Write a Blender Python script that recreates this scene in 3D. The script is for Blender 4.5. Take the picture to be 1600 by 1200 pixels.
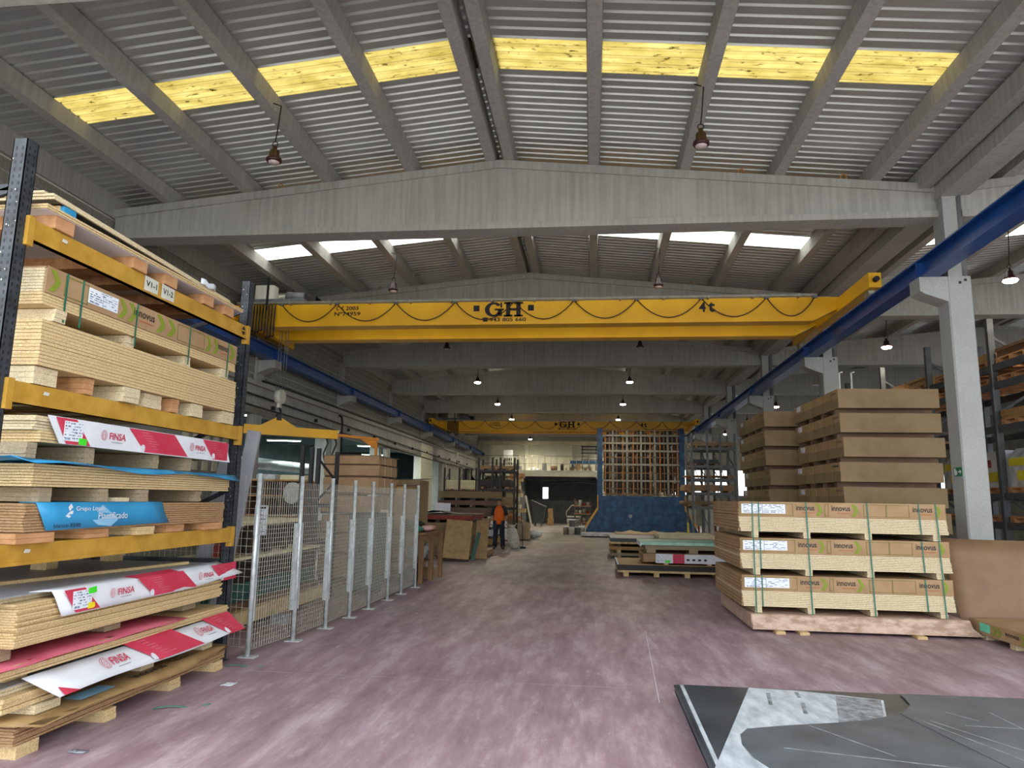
import bpy, bmesh, math, random
from mathutils import Vector, Matrix, Euler
random.seed(7)
sc = bpy.context.scene
for o in list(bpy.data.objects):
    bpy.data.objects.remove(o)
COL = sc.collection

# ------------------------------------------------------------------ camera
H = 1.69
def camera():
    yaw, pitch, roll, f = .1135, .1605, .0166, 1109.0
    F = Vector((-math.sin(yaw)*math.cos(pitch), math.cos(yaw)*math.cos(pitch), math.sin(pitch)))
    R0 = Vector((math.cos(yaw), math.sin(yaw), 0)); U0 = R0.cross(F)
    R = R0*math.cos(roll) + U0*math.sin(roll)
    U = -R0*math.sin(roll) + U0*math.cos(roll)
    cd = bpy.data.cameras.new('camera'); co = bpy.data.objects.new('camera', cd); COL.objects.link(co)
    cd.sensor_fit = 'HORIZONTAL'; cd.sensor_width = 36.0; cd.lens = 36.0*f/1600.0
    cd.clip_start = .05; cd.clip_end = 500
    m = Matrix((R, U, -F)).transposed().to_4x4(); m.translation = Vector((0, 0, H))
    co.matrix_world = m
    sc.camera = co
camera()

# ------------------------------------------------------------------ world, sun, exposure
W = bpy.data.worlds.new('overcast_sky'); sc.world = W; W.use_nodes = True
bg = W.node_tree.nodes['Background']
bg.inputs['Color'].default_value = (.90, .95, 1.0, 1); bg.inputs['Strength'].default_value = 1.85
sd = bpy.data.lights.new('sun', 'SUN'); sd.energy = 3.2; sd.color = (1.0, .96, .9); sd.angle = .02
so = bpy.data.objects.new('sun', sd); COL.objects.link(so); so.location = (10, 40, 60)
so.rotation_euler = Vector((-.15, -.42, -.9)).to_track_quat('-Z', 'Y').to_euler()      # high behind the hall: it lights the yard and the roof
sc.view_settings.view_transform = 'Standard'; sc.view_settings.look = 'None'
sc.view_settings.gamma = 1.0; sc.view_settings.use_curve_mapping = False
sc.view_settings.exposure = 1.05

# ------------------------------------------------------------------ materials
MATS = {}
def srgb(h):
    h = h.lstrip('#'); r = []
    for i in (0, 2, 4):
        c = int(h[i:i+2], 16)/255
        r.append(c/12.92 if c <= .04045 else ((c+.055)/1.055)**2.4)
    return (*r, 1)
class NT:
    """small helper round a material node tree"""
    def __init__(s, name):
        s.m = bpy.data.materials.new(name); s.m.use_nodes = True; s.t = s.m.node_tree
        s.b = s.t.nodes['Principled BSDF']; s.out = s.t.nodes['Material Output']
        s.tc = s.t.nodes.new('ShaderNodeTexCoord')
        MATS[name] = s.m
    def n(s, kind, **k):
        x = s.t.nodes.new(kind)
        for a, v in k.items(): setattr(x, a, v)
        return x
    def l(s, a, b): s.t.links.new(a, b)
    def mapping(s, scale, coord='Object', rot=(0, 0, 0)):
        mp = s.n('ShaderNodeMapping'); mp.inputs['Scale'].default_value = scale; mp.inputs['Rotation'].default_value = rot
        s.l(s.tc.outputs[coord], mp.inputs['Vector']); return mp.outputs['Vector']
    def noise(s, scale, stretch=(1, 1, 1), detail=4, rough=.6, coord='Object'):
        x = s.n('ShaderNodeTexNoise'); x.inputs['Scale'].default_value = scale
        x.inputs['Detail'].default_value = detail; x.inputs['Roughness'].default_value = rough
        s.l(s.mapping(stretch, coord), x.inputs['Vector']); return x.outputs['Fac']
    def ramp(s, fac, stops):
        r = s.n('ShaderNodeValToRGB'); s.l(fac, r.inputs['Fac'])
        e = r.color_ramp.elements
        while len(e) < len(stops): e.new(.5)
        for el, (p, c) in zip(e, stops): el.position = p; el.color = c
        return r.outputs['Color']
    def mix(s, fac, a, b, mode='MIX'):
        x = s.n('ShaderNodeMix', data_type='RGBA', blend_type=mode)
        if isinstance(fac, (int, float)): x.inputs[0].default_value = fac
        else: s.l(fac, x.inputs[0])
        for i, v in ((6, a), (7, b)):
            if isinstance(v, tuple): x.inputs[i].default_value = v
            else: s.l(v, x.inputs[i])
        return x.outputs[2]
    def math(s, op, a, b=0.):
        x = s.n('ShaderNodeMath', operation=op)
        for i, v in ((0, a), (1, b)):
            if isinstance(v, (int, float)): x.inputs[i].default_value = v
            else: s.l(v, x.inputs[i])
        return x.outputs[0]
    def col(s, c): s.l(c, s.b.inputs['Base Color']) if not isinstance(c, tuple) else setattr(s.b.inputs['Base Color'], 'default_value', c)
    def bump(s, h, strength=.3, dist=.01):
        b = s.n('ShaderNodeBump'); b.inputs['Strength'].default_value = strength; b.inputs['Distance'].default_value = dist
        s.l(h, b.inputs['Height']); s.l(b.outputs['Normal'], s.b.inputs['Normal'])
    def set(s, rough=.6, metal=0, spec=None):
        s.b.inputs['Roughness'].default_value = rough; s.b.inputs['Metallic'].default_value = metal
        if spec is not None: s.b.inputs['Specular IOR Level'].default_value = spec
        return s.m
def M2(name, a, b, scale=6, stretch=(1, 1, 1), rough=.6, metal=0, lo=.35, hi=.65, bump=0, spec=None, detail=4):
    t = NT(name); f = t.noise(scale, stretch, detail)
    t.col(t.ramp(f, [(lo, srgb(a)), (hi, srgb(b))]))
    if bump: t.bump(f, bump)
    return t.set(rough, metal, spec)
def mats():
    # concrete with fine streaks running down
    t = NT('concrete'); a = t.noise(1.1, (1, 1, 1), 6); b = t.noise(5, (3, 3, .12), 5); c = t.noise(60, (1, 1, 1), 2)
    c1 = t.ramp(a, [(.3, srgb('#94938e')), (.7, srgb('#a9a8a3'))]); c2 = t.ramp(b, [(.35, srgb('#888780')), (.6, srgb('#b3b1ac'))])
    k = t.mix(.35, c1, c2); p = t.ramp(c, [(.25, srgb('#83827d')), (.36, (1, 1, 1, 1))]); k = t.mix(.3, k, p, 'MULTIPLY')
    t.col(k); t.bump(b, .06); t.set(.85)
    t = NT('concrete_column'); a = t.noise(1.6, (1, 1, .6), 6); c = t.noise(45, (1, 1, 1), 3)
    k = t.mix(.25, t.ramp(a, [(.3, srgb('#8d8f8d')), (.7, srgb('#a3a5a3'))]), t.ramp(c, [(.3, srgb('#7d7f7c')), (.6, srgb('#adafac'))]))
    t.col(k); t.set(.8)
    M2('concrete_pale', '#b4b8b2', '#cfd1cb', 2.5, rough=.8, bump=.05)
    M2('workshop_grey', '#5f7377', '#75898c', 1.5, rough=.8)
    M2('concrete_dark', '#6d6c63', '#86857a', 2.0, rough=.85)
    t = NT('sheet_metal'); a = t.noise(.8, (1, 1, 1), 3); b = t.noise(9, (.2, 2, 1), 4)
    k = t.mix(.4, t.ramp(a, [(.3, srgb('#b4b5b4')), (.7, srgb('#c4c5c3'))]), t.ramp(b, [(.3, srgb('#adaeac')), (.7, srgb('#cacbc9'))]))
    t.col(k); t.set(.36, .55)
    # yellowed skylight sheet: light comes through from the sky
    def sky(name, c, d, clear, dirt):
        t = NT(name); a = t.noise(2.2, (1, 2.5, 1), 6); b = t.noise(7, (1, 3, 1), 5)
        k = t.ramp(a, [(.3, srgb(c)), (.7, srgb(d))])
        g = t.ramp(b, [(.60, (1, 1, 1, 1)), (.70, (dirt, dirt*.9, dirt*.6, 1))]); k = t.mix(1., k, g, 'MULTIPLY')
        tr = t.n('ShaderNodeBsdfTranslucent'); t.l(k, tr.inputs['Color'])
        tp = t.n('ShaderNodeBsdfTransparent'); t.l(k, tp.inputs['Color'])
        mx = t.n('ShaderNodeMixShader'); mx.inputs[0].default_value = clear
        t.l(tr.outputs[0], mx.inputs[1]); t.l(tp.outputs[0], mx.inputs[2])
        t.l(mx.outputs[0], t.out.inputs['Surface'])
    sky('skylight_yellow', '#a69b6c', '#c0b68e', .0, .2)
    sky('skylight_clear', '#f4f4ea', '#ffffff', .0, .8)
    # worn red floor paint over grey concrete
    t = NT('floor_paint')
    a = t.noise(.55, (1, .6, 1), 8, .68); b = t.noise(2.2, (1.8, .35, 1), 8, .72); c = t.noise(14, (1, 1, 1), 6, .7); d = t.noise(.16, (1, 1, 1), 4)
    red = t.ramp(b, [(.3, srgb('#846870')), (.5, srgb('#a58a93')), (.72, srgb('#ccb9c1'))])
    gry = t.ramp(b, [(.3, srgb('#77706c')), (.7, srgb('#a5a09c'))])
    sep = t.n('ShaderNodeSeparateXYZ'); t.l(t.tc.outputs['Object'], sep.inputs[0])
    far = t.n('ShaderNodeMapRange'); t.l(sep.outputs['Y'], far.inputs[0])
    far.inputs[1].default_value = 9; far.inputs[2].default_value = 30; far.inputs[3].default_value = .12; far.inputs[4].default_value = .75  # more grey mixed into the red towards the far end
    grey_mix = t.math('ADD', far.outputs[0], t.math('MULTIPLY', t.math('SUBTRACT', a, .5), 1.6))
    k = t.mix(t.ramp(grey_mix, [(.25, (0, 0, 0, 1)), (.75, (1, 1, 1, 1))]), red, gry)
    scr = t.ramp(t.noise(3.0, (2.5, .7, 1), 10, .78), [(.56, (0, 0, 0, 1)), (.72, (1, 1, 1, 1))])
    k = t.mix(t.math('MULTIPLY', scr, .6), k, srgb('#dfd5d9'))
    drk = t.ramp(d, [(.35, (.72, .72, .72, 1)), (.6, (1, 1, 1, 1))]); k = t.mix(1., k, drk, 'MULTIPLY')
    spk = t.ramp(c, [(.70, (0, 0, 0, 1)), (.76, (1, 1, 1, 1))]); k = t.mix(t.math('MULTIPLY', spk, .6), k, srgb('#e5dede'))
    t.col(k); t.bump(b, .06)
    t.l(t.ramp(a, [(.3, (.38, .38, .38, 1)), (.7, (.62, .62, .62, 1))]), t.b.inputs['Roughness'])
    M2('outdoor_concrete', '#aeaca7', '#bfbdb7', 1.0, rough=.9)
    # blocks
    M2('block', '#7d7b73', '#918f86', 30, rough=.9, bump=.15)
    M2('mortar', '#c3c0b8', '#d4d1c8', 20, rough=.9)
    M2('block_painted', '#c9c8b0', '#dcdac6', 8, rough=.7)
    M2('white_panel', '#c9c7b6', '#d9d7c9', 1.5, rough=.6)
    M2('beige_panel', '#a39c86', '#b7b09a', 1.5, rough=.7)
    # metals
    M2('blue_steel', '#0c3a78', '#164b92', 1.5, rough=.38, spec=.6)
    M2('blue_frame', '#0d3054', '#235580', 3.2, rough=.5, lo=.42, hi=.72)
    M2('crane_yellow', '#e0a60a', '#eeb512', 1.2, rough=.45)
    M2('rack_yellow', '#a97e26', '#c2963c', 5, rough=.5)
    M2('rack_dark', '#23272c', '#3a4047', 12, rough=.5)
    M2('rack_black', '#181818', '#28272a', 9, rough=.55)
    M2('rack_slate', '#3a3d41', '#4d5054', 6, rough=.55)
    M2('rack_grey', '#5a5d60', '#74777a', 6, rough=.55)
    M2('galvanised', '#b4bcbd', '#d6dcdc', 14, rough=.35, metal=.35)
    M2('wire', '#a19f93', '#bab7ab', 20, rough=.45, metal=.3)
    M2('pipe_grey', '#5e6062', '#707274', 4, rough=.6)
    M2('steel_rail', '#8e8c80', '#a7a498', 9, rough=.45, metal=.5)
    M2('duct', '#8b989c', '#b1bcbf', 3, rough=.3, metal=.7)
    M2('rust_orange', '#a3652a', '#b97a38', 9, rough=.6)
    M2('hoist_orange', '#c77a14', '#d98b1e', 4, rough=.5)
    M2('grid_brown', '#6f4f33', '#8a6743', 8, rough=.6)
    M2('grid_grey', '#77746a', '#8d8a80', 8, rough=.6)
    M2('black', '#0d0d0e', '#19191b', 8, rough=.55)
    M2('cable', '#2a1512', '#3a201c', 8, rough=.55)
    M2('lamp_body', '#2a0f10', '#3c1719', 8, rough=.4)
    M2('lamp_glass_off', '#b9a4a4', '#cdbcbc', 8, rough=.2)
    M2('gate_black', '#34383b', '#454a4e', 1.5, rough=.6)
    # boards
    def chip(name, a, b, c, line=.019, sc=140):
        t = NT(name); f = t.noise(sc, (1, 1, 1.6), 3, .7); g = t.noise(sc*.35, (1, 1, 1.6), 3)
        k = t.ramp(f, [(.38, srgb(a)), (.5, srgb(b)), (.62, srgb(c))]); k = t.mix(.25, k, t.ramp(g, [(.35, srgb(a)), (.65, srgb(c))]))
        t.col(k); t.bump(f, .25, .004); t.set(.8)
    chip('chipboard', '#a68757', '#d0b280', '#e8d4a6')
    chip('chipboard_pale', '#a8926c', '#d2c09a', '#ebdfc0')
    chip('chipboard_grey', '#7c6c55', '#9c8b70', '#b9a88a')
    chip('mdf_brown', '#8c6a48', '#a3805a', '#b6946c', sc=60)
    M2('melamine_white', '#c9c5cb', '#dedbe0', 1.5, rough=.45)
    M2('melamine_dark', '#23242b', '#32343d', 1.5, rough=.4)
    M2('melamine_grey', '#8d9097', '#a3a6ac', 1.5, rough=.4)
    M2('board_teal', '#1d4a45', '#2c5f58', 3, rough=.6)
    M2('board_mint', '#8fc3b0', '#b4dccb', 6, rough=.5)
    M2('board_cream', '#cfc29a', '#e4dab6', 3, rough=.6)
    M2('plywood', '#94713f', '#b8935a', 4, (1, 6, 1), rough=.6)
    M2('board_brown', '#5b4230', '#745640', 2, rough=.6)
    M2('board_black', '#1c1713', '#2c241d', 3, rough=.55)
    M2('pallet_wood', '#a06f45', '#c8976a', 9, (1, .25, 1), rough=.8)
    M2('pallet_wood_pale', '#b79968', '#d8bd8c', 9, (1, .25, 1), rough=.8)
    M2('board_plank', '#6b4c32', '#86643f', 7, (1, 1, .2), rough=.75)
    M2('oak_grain', '#a88a76', '#cdb3a2', 16, (.35, 1, .5), rough=.55, lo=.4, hi=.6)
    M2('cardboard', '#967754', '#a98a66', 3, rough=.75)
    M2('cardboard_dull', '#7d6849', '#8e7858', 2, rough=.75)
    M2('kraft_paper', '#7d5f45', '#8f7054', 1.2, rough=.6, bump=.08)
    M2('print_green', '#74831c', '#86952c', 6, rough=.7)
    M2('print_olive', '#6d6a2a', '#7a7634', 6, rough=.7)
    M2('print_black', '#141317', '#1e1c21', 6, rough=.7)
    M2('print_ink', '#54617c', '#6d7b96', 6, rough=.7)
    M2('print_red', '#bb2842', '#cf405c', 2, rough=.6)
    M2('print_pink', '#c4566a', '#cf6c7e', 6, rough=.6)
    M2('print_orange', '#a5542a', '#b66436', 6, rough=.7)
    M2('print_white', '#cfd3da', '#e1e4ea', 2, rough=.6)
    M2('paper_white', '#d8dde6', '#e9edf4', 2, rough=.6)
    M2('print_blue', '#2484b6', '#3797c8', 2, rough=.45)
    M2('print_paleblue', '#7fb4d6', '#93c3e2', 2, rough=.45)
    M2('sticker_green', '#37d223', '#4be336', 2, rough=.5)
    M2('sticker_yellow', '#e6cf12', '#f2de2a', 2, rough=.5)
    M2('sticker_aqua', '#4fc6a4', '#70d8ba', 6, rough=.5)
    M2('strap_green', '#1e5c4c', '#2b7360', 8, rough=.4)
    M2('strap_teal', '#2f8574', '#46a08d', 8, rough=.4)
    M2('sign_green', '#00603a', '#056b42', 3, rough=.5)
    # fabrics and the rest
    M2('shirt_orange', '#d0560c', '#e4681a', 14, rough=.85)
    M2('cloth_dark', '#16171c', '#23252c', 20, rough=.9)
    M2('jeans', '#161b26', '#232a38', 25, rough=.9)
    M2('skin', '#9c6b55', '#b07e66', 12, rough=.6)
    M2('hair', '#1b1512', '#2a221d', 30, rough=.7)
    M2('glove_white', '#c9c9c4', '#dfdfda', 20, rough=.85)
    M2('sack_white', '#b3b0a2', '#cfccbf', 9, rough=.7, bump=.5)
    M2('rag_green', '#2e6454', '#43806d', 10, rough=.9)
    M2('rag_pink', '#b28a86', '#cda7a2', 10, rough=.9)
    M2('rag_black', '#141214', '#262226', 10, rough=.9)
    M2('rag_grey', '#70757a', '#9da1a6', 10, rough=.85)
    M2('plastic_film', '#a7acb0', '#d0d4d6', 5, rough=.25)
    M2('wrap_brown', '#8e7047', '#a98a5c', 6, rough=.5)
    M2('rubber_grey', '#444a50', '#60676e', 2.2, rough=.35, bump=.04)
    M2('laminate_slate', '#33383f', '#454b53', 1.6, rough=.28)
    M2('film_silver', '#9fa9b2', '#d3dbe2', 9, (1, .35, 1), rough=.32)
    M2('film_grey', '#5d646b', '#a3abb2', 12, rough=.35)
    M2('floor_dust', '#8e8788', '#9f999a', 6, rough=.8)
    M2('steel_white', '#c3c3b6', '#d8d7cb', 3, rough=.5)
    M2('bucket_tin', '#8c8577', '#b7ae9c', 8, rough=.4, metal=.3)
    M2('bag_yellow', '#c7b719', '#dccd2c', 4, rough=.5)
    M2('brick_red', '#7c2a22', '#95372c', 6, rough=.7)
    M2('green_tape', '#2f8a55', '#3f9c66', 6, rough=.5)
    def emit(name, c, s):
        t = NT(name); t.b.inputs['Emission Color'].default_value = srgb(c); t.b.inputs['Emission Strength'].default_value = s; t.col(srgb(c))
    emit('lamp_lit', '#fff6df', 22)
    emit('tube_lit', '#e6fff6', 9)
    M2('window_glass', '#d7dcd6', '#e8ece6', 2, rough=.3)
mats()
# window panes let the daylight in
def _pane():
    t = NT('pane'); tr = t.n('ShaderNodeBsdfTranslucent'); tr.inputs['Color'].default_value = (.8, .83, .82, 1)
    tp = t.n('ShaderNodeBsdfTransparent'); tp.inputs['Color'].default_value = (.95, .97, .96, 1)
    mx = t.n('ShaderNodeMixShader'); mx.inputs[0].default_value = .6
    t.l(tr.outputs[0], mx.inputs[1]); t.l(tp.outputs[0], mx.inputs[2]); t.l(mx.outputs[0], t.out.inputs['Surface'])
_pane()

# ------------------------------------------------------------------ geometry helpers (world coordinates)
class G:
    def __init__(s): s.v = []; s.f = []; s.sm = []
    def _add(s, vs, fs, smooth=False):
        b = len(s.v); s.v += [Vector(p) for p in vs]; s.f += [tuple(i+b for i in f) for f in fs]; s.sm += [smooth]*len(fs); return s
    def box(s, x0, x1, y0, y1, z0, z1):
        return s._add([(x0,y0,z0),(x1,y0,z0),(x1,y1,z0),(x0,y1,z0),(x0,y0,z1),(x1,y0,z1),(x1,y1,z1),(x0,y1,z1)],
                      [(0,3,2,1),(4,5,6,7),(0,1,5,4),(1,2,6,5),(2,3,7,6),(3,0,4,7)])
    def bar(s, a, b, w, h, up=(0, 0, 1)):
        """square bar from a to b, w across, h along up"""
        a = Vector(a); b = Vector(b); d = (b-a).normalized(); up = Vector(up)
        r = d.cross(up)
        if r.length < 1e-4: r = d.cross(Vector((1, 0, 0)))
        r.normalize(); u = r.cross(d).normalized(); r = r*w/2; u = u*h/2
        P = [a-r-u, a+r-u, a+r+u, a-r+u, b-r-u, b+r-u, b+r+u, b-r+u]
        return s._add(P, [(0,1,2,3),(7,6,5,4),(0,4,5,1),(1,5,6,2),(2,6,7,3),(3,7,4,0)])
    def prism(s, poly, fn, a, b):
        """extrude 2-d polygon; fn(u, v, t) -> world"""
        n = len(poly); P = [fn(u, v, a) for u, v in poly] + [fn(u, v, b) for u, v in poly]
        return s._add(P, [tuple(range(n-1, -1, -1)), tuple(range(n, 2*n))] + [(i, (i+1) % n, (i+1) % n+n, i+n) for i in range(n)])
    def tube(s, path, r, n=8, caps=True):
        path = [Vector(p) for p in path]; rings = []
        prev = None
        for i, p in enumerate(path):
            d = (path[min(i+1, len(path)-1)] - path[max(i-1, 0)]).normalized()
            x = prev if prev is not None else (Vector((0, 0, 1)) if abs(d.z) < .9 else Vector((1, 0, 0)))
            x = (x - d*x.dot(d)).normalized(); prev = x; y = d.cross(x)
            rr = r[i] if isinstance(r, (list, tuple)) else r
            rings.append([p + (x*math.cos(t)+y*math.sin(t))*rr for t in [2*math.pi*k/n for k in range(n)]])
        b = len(s.v)
        for q in rings: s.v += q
        for i in range(len(rings)-1):
            for k in range(n):
                s.f.append((b+i*n+k, b+i*n+(k+1) % n, b+(i+1)*n+(k+1) % n, b+(i+1)*n+k)); s.sm.append(True)
        if caps:
            s.f.append(tuple(b+k for k in range(n-1, -1, -1))); s.sm.append(False)
            s.f.append(tuple(b+(len(rings)-1)*n+k for k in range(n))); s.sm.append(False)
        return s
    def lathe(s, prof, c, n=16, axis=Vector((0, 0, 1))):
        """profile [(r, h)] about a vertical axis at c"""
        c = Vector(c); b = len(s.v)
        for r, h in prof:
            for k in range(n):
                t = 2*math.pi*k/n; s.v.append(c+Vector((r*math.cos(t), r*math.sin(t), h)))
        for i in range(len(prof)-1):
            for k in range(n):
                s.f.append((b+i*n+k, b+i*n+(k+1) % n, b+(i+1)*n+(k+1) % n, b+(i+1)*n+k)); s.sm.append(True)
        s.f.append(tuple(b+k for k in range(n-1, -1, -1))); s.sm.append(False)
        s.f.append(tuple(b+(len(prof)-1)*n+k for k in range(n))); s.sm.append(False)
        return s
    def sheet(s, pts, th=.004):
        """curved sheet from a grid of points pts[i][j], given thickness"""
        n, m = len(pts), len(pts[0]); P = [[Vector(p) for p in r] for r in pts]; b = len(s.v)
        N = []
        for i in range(n):
            for j in range(m):
                a = P[min(i+1, n-1)][j]-P[max(i-1, 0)][j]; c = P[i][min(j+1, m-1)]-P[i][max(j-1, 0)]
                q = a.cross(c); N.append(q.normalized() if q.length > 1e-9 else Vector((0, 0, 1)))
        for i in range(n):
            for j in range(m): s.v.append(P[i][j]+N[i*m+j]*th/2)
        for i in range(n):
            for j in range(m): s.v.append(P[i][j]-N[i*m+j]*th/2)
        o = n*m
        for i in range(n-1):
            for j in range(m-1):
                q = (b+i*m+j, b+(i+1)*m+j, b+(i+1)*m+j+1, b+i*m+j+1)
                s.f.append(q); s.f.append(tuple(x+o for x in reversed(q))); s.sm += [True, True]
        edge = [(i, 0) for i in range(n)] + [(n-1, j) for j in range(1, m)] + [(i, m-1) for i in range(n-2, -1, -1)] + [(0, j) for j in range(m-2, 0, -1)]
        for k in range(len(edge)):
            p, q = edge[k], edge[(k+1) % len(edge)]
            x, y = b+p[0]*m+p[1], b+q[0]*m+q[1]
            s.f.append((y, x, x+o, y+o)); s.sm.append(False)
        return s
    def poly(s, pts, th, nrm):
        """flat polygon with a little thickness along nrm"""
        nrm = Vector(nrm).normalized()*th; n = len(pts); P = [Vector(p) for p in pts]
        return s._add(P + [p+nrm for p in P], [tuple(range(n-1, -1, -1)), tuple(range(n, 2*n))] + [(i, (i+1) % n, (i+1) % n+n, i+n) for i in range(n)])
    def ball(s, c, r, n=10, m=7, sc=(1, 1, 1)):
        c = Vector(c); b = len(s.v)
        for i in range(m+1):
            ph = math.pi*i/m
            for k in range(n):
                t = 2*math.pi*k/n
                s.v.append(c+Vector((r*sc[0]*math.sin(ph)*math.cos(t), r*sc[1]*math.sin(ph)*math.sin(t), r*sc[2]*math.cos(ph))))
        for i in range(m):
            for k in range(n):
                s.f.append((b+i*n+k, b+(i+1)*n+k, b+(i+1)*n+(k+1) % n, b+i*n+(k+1) % n)); s.sm.append(True)
        return s
    def rot(s, start, pivot, mat):
        pivot = Vector(pivot)
        for i in range(start, len(s.v)): s.v[i] = pivot + mat @ (s.v[i]-pivot)
        return s
    def jitter(s, amt, start=0):
        for i in range(start, len(s.v)): s.v[i] = s.v[i]+Vector((random.uniform(-amt, amt), random.uniform(-amt, amt), random.uniform(-amt, amt)))
        return s

ORG = {}
def wpos(o): return ORG.get(o.name, Vector((0, 0, 0)))
def mk(name, me, loc, parent=None):
    o = bpy.data.objects.new(name, me); COL.objects.link(o)
    loc = Vector(loc); ORG[o.name] = loc
    if parent is not None:
        o.parent = parent; o.location = loc - wpos(parent)
    else: o.location = loc
    return o
def mesh(name, g, mat, org):
    me = bpy.data.meshes.new(name); me.from_pydata([tuple(v-org) for v in g.v], [], g.f)
    bm = bmesh.new(); bm.from_mesh(me); bmesh.ops.recalc_face_normals(bm, faces=bm.faces); bm.to_mesh(me); bm.free()
    me.polygons.foreach_set('use_smooth', g.sm)
    for m in (mat if isinstance(mat, (list, tuple)) else [mat]): me.materials.append(MATS[m])
    me.update(); return me
def obj(name, g, mat, parent=None, kind=None, label=None, cat=None, group=None, org=None):
    if org is None:
        xs = [v.x for v in g.v]; ys = [v.y for v in g.v]; zs = [v.z for v in g.v]
        org = Vector(((min(xs)+max(xs))/2, (min(ys)+max(ys))/2, min(zs)))
    o = mk(name, mesh(name, g, mat, Vector(org)), org, parent)
    tag(o, label, cat, group, kind); return o
def tag(o, label=None, cat=None, group=None, kind=None):
    if label: o['label'] = label
    if cat: o['category'] = cat
    if group: o['group'] = group
    if kind: o['kind'] = kind
    return o
def thing(name, loc, label=None, cat=None, group=None, kind=None):
    o = mk(name, None, loc); o.empty_display_size = .1
    return tag(o, label, cat, group, kind)
def inst(src, loc, parent=None, name=None):
    """a copy of src sharing its mesh, its origin at world loc"""
    o = src.copy(); COL.objects.link(o); loc = Vector(loc); ORG[o.name] = loc
    o.parent = parent; o.location = loc - (wpos(parent) if parent is not None else Vector((0, 0, 0)))
    return o
def copy_tree(o, loc, parent=None):
    c = o.copy(); COL.objects.link(c); c.parent = parent
    delta = Vector(loc)-wpos(o); ORG[c.name] = Vector(loc)
    if parent is None: c.location = Vector(loc)
    for ch in list(o.children): copy_tree(ch, wpos(ch)+delta, c)
    return c
def B(*a): return G().box(*a)
_TX = {}
def text(name, s, mat, parent, o, xd, yd, height=None, width=None, bold=0., squash=1.):
    """lettering: lower-left corner o, along xd, up yd; scaled to a cap height or a width"""
    key = (s, bold)
    if key not in _TX:
        cu = bpy.data.curves.new('t', 'FONT'); cu.body = s; cu.offset = bold; cu.resolution_u = 3; cu.extrude = .0
        ob = bpy.data.objects.new('t', cu); COL.objects.link(ob)
        bpy.context.view_layer.update()
        me = ob.to_mesh(); vs = [v.co.copy() for v in me.vertices]; fs = [tuple(p.vertices) for p in me.polygons]
        ob.to_mesh_clear(); bpy.data.objects.remove(ob); bpy.data.curves.remove(cu)
        x0 = min(v.x for v in vs); x1 = max(v.x for v in vs); y0 = min(v.y for v in vs); y1 = max(v.y for v in vs)
        _TX[key] = ([((v.x-x0), (v.y-y0)) for v in vs], fs, x1-x0, y1-y0)
    vs, fs, w, h = _TX[key]
    if height and width: kx, ky = width/w, height/h
    elif height: ky = height/h; kx = ky*squash
    else: kx = width/w; ky = kx
    xd = Vector(xd).normalized(); yd = Vector(yd).normalized(); o = Vector(o)
    g = G(); g.v = [o+xd*(x*kx)+yd*(y*ky) for x, y in vs]; g.f = list(fs); g.sm = [False]*len(fs)
    me = bpy.data.meshes.new(name); org = o
    me.from_pydata([tuple(v-org) for v in g.v], [], g.f); me.materials.append(MATS[mat]); me.update()
    return mk(name, me, org, parent)
# ------------------------------------------------------------------ the hall
Y0, BAY, NB = 11.3, 6.0, 8            # first beam in view, bay length, number of beams beyond
DROP = .008                           # the roof falls a little towards the far end
XL, XR, XC = -8.56, 5.45, -1.56       # wall face, column face, ridge
YF, YB = 3.0, 54.0                    # front edge of the roof, back wall
def dz(y): return -DROP*(y-Y0)
def ztop(x): return 7.42-.098*abs(x-XC)
def zrail(y): return 5.46+dz(y)
BEAMS = [5.14]+[Y0+BAY*k for k in range(0, 8)]

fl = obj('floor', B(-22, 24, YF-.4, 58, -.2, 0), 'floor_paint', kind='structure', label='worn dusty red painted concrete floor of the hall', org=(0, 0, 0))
obj('bounce_yard', B(-60, 60, -70, YF-.4, -.22, -.012), 'outdoor_concrete', kind='structure', label='unseen pale concrete yard added in front of the open hall to bounce daylight')  # out of view; added to bounce daylight up to the ceiling
# thin painted guide line and an expansion joint in the floor
obj('guide_line', G().poly([(.565, 6.5, .0003), (.571, 6.5, .0003), (.70, 9.9, .0003), (.694, 9.9, .0003)], .001, (0, 0, 1)), 'print_white', fl)
obj('floor_joint', B(-3.6, 9, 6.93, 6.936, -.001, .0008), 'floor_dust', fl)

ceil = thing('ceiling', (XC, Y0, 7.4), label='grey ribbed sheet roof on concrete beams and purlins', kind='structure')
def beam(y, xl, xr, xc, parent=ceil):
    """precast roof beam: level bottom flange, web, top flange rising to the ridge"""
    d = dz(y); g = G(); fn = lambda u, v, t: (u, t, v)
    zt = lambda x: 7.42-.098*abs(x-xc)+d
    g.prism([(xl, 6.18+d), (xr, 6.18+d), (xr, 6.29+d), (xl, 6.29+d)], fn, y-.03, y+.37)
    g.prism([(xl, 6.28+d), (xr, 6.28+d), (xr, zt(xr)-.12), (xc, zt(xc)-.12), (xl, zt(xl)-.12)], fn, y+.02, y+.32)
    g.prism([(xl, zt(xl)-.14), (xc, zt(xc)-.14), (xr, zt(xr)-.14), (xr, zt(xr)), (xc, zt(xc)), (xl, zt(xl))], fn, y-.02, y+.36)
    o = obj('roof_beam', g, 'concrete', parent)
    # lifting loops left on top of the beam
    if y < 40:
        for x in (xc-3.9, xc+4.0, xc+5.6):
            lp = [(x-.05, y+.0, zt(x)-.01), (x-.04, y, zt(x)+.06), (x, y, zt(x)+.09), (x+.04, y, zt(x)+.06), (x+.05, y, zt(x)-.01)]
            obj('lifting_loop', G().tube(lp, .012, 5), 'rust_orange', o)
    return o
for y in BEAMS: beam(y, XL, XR, XC)
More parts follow.
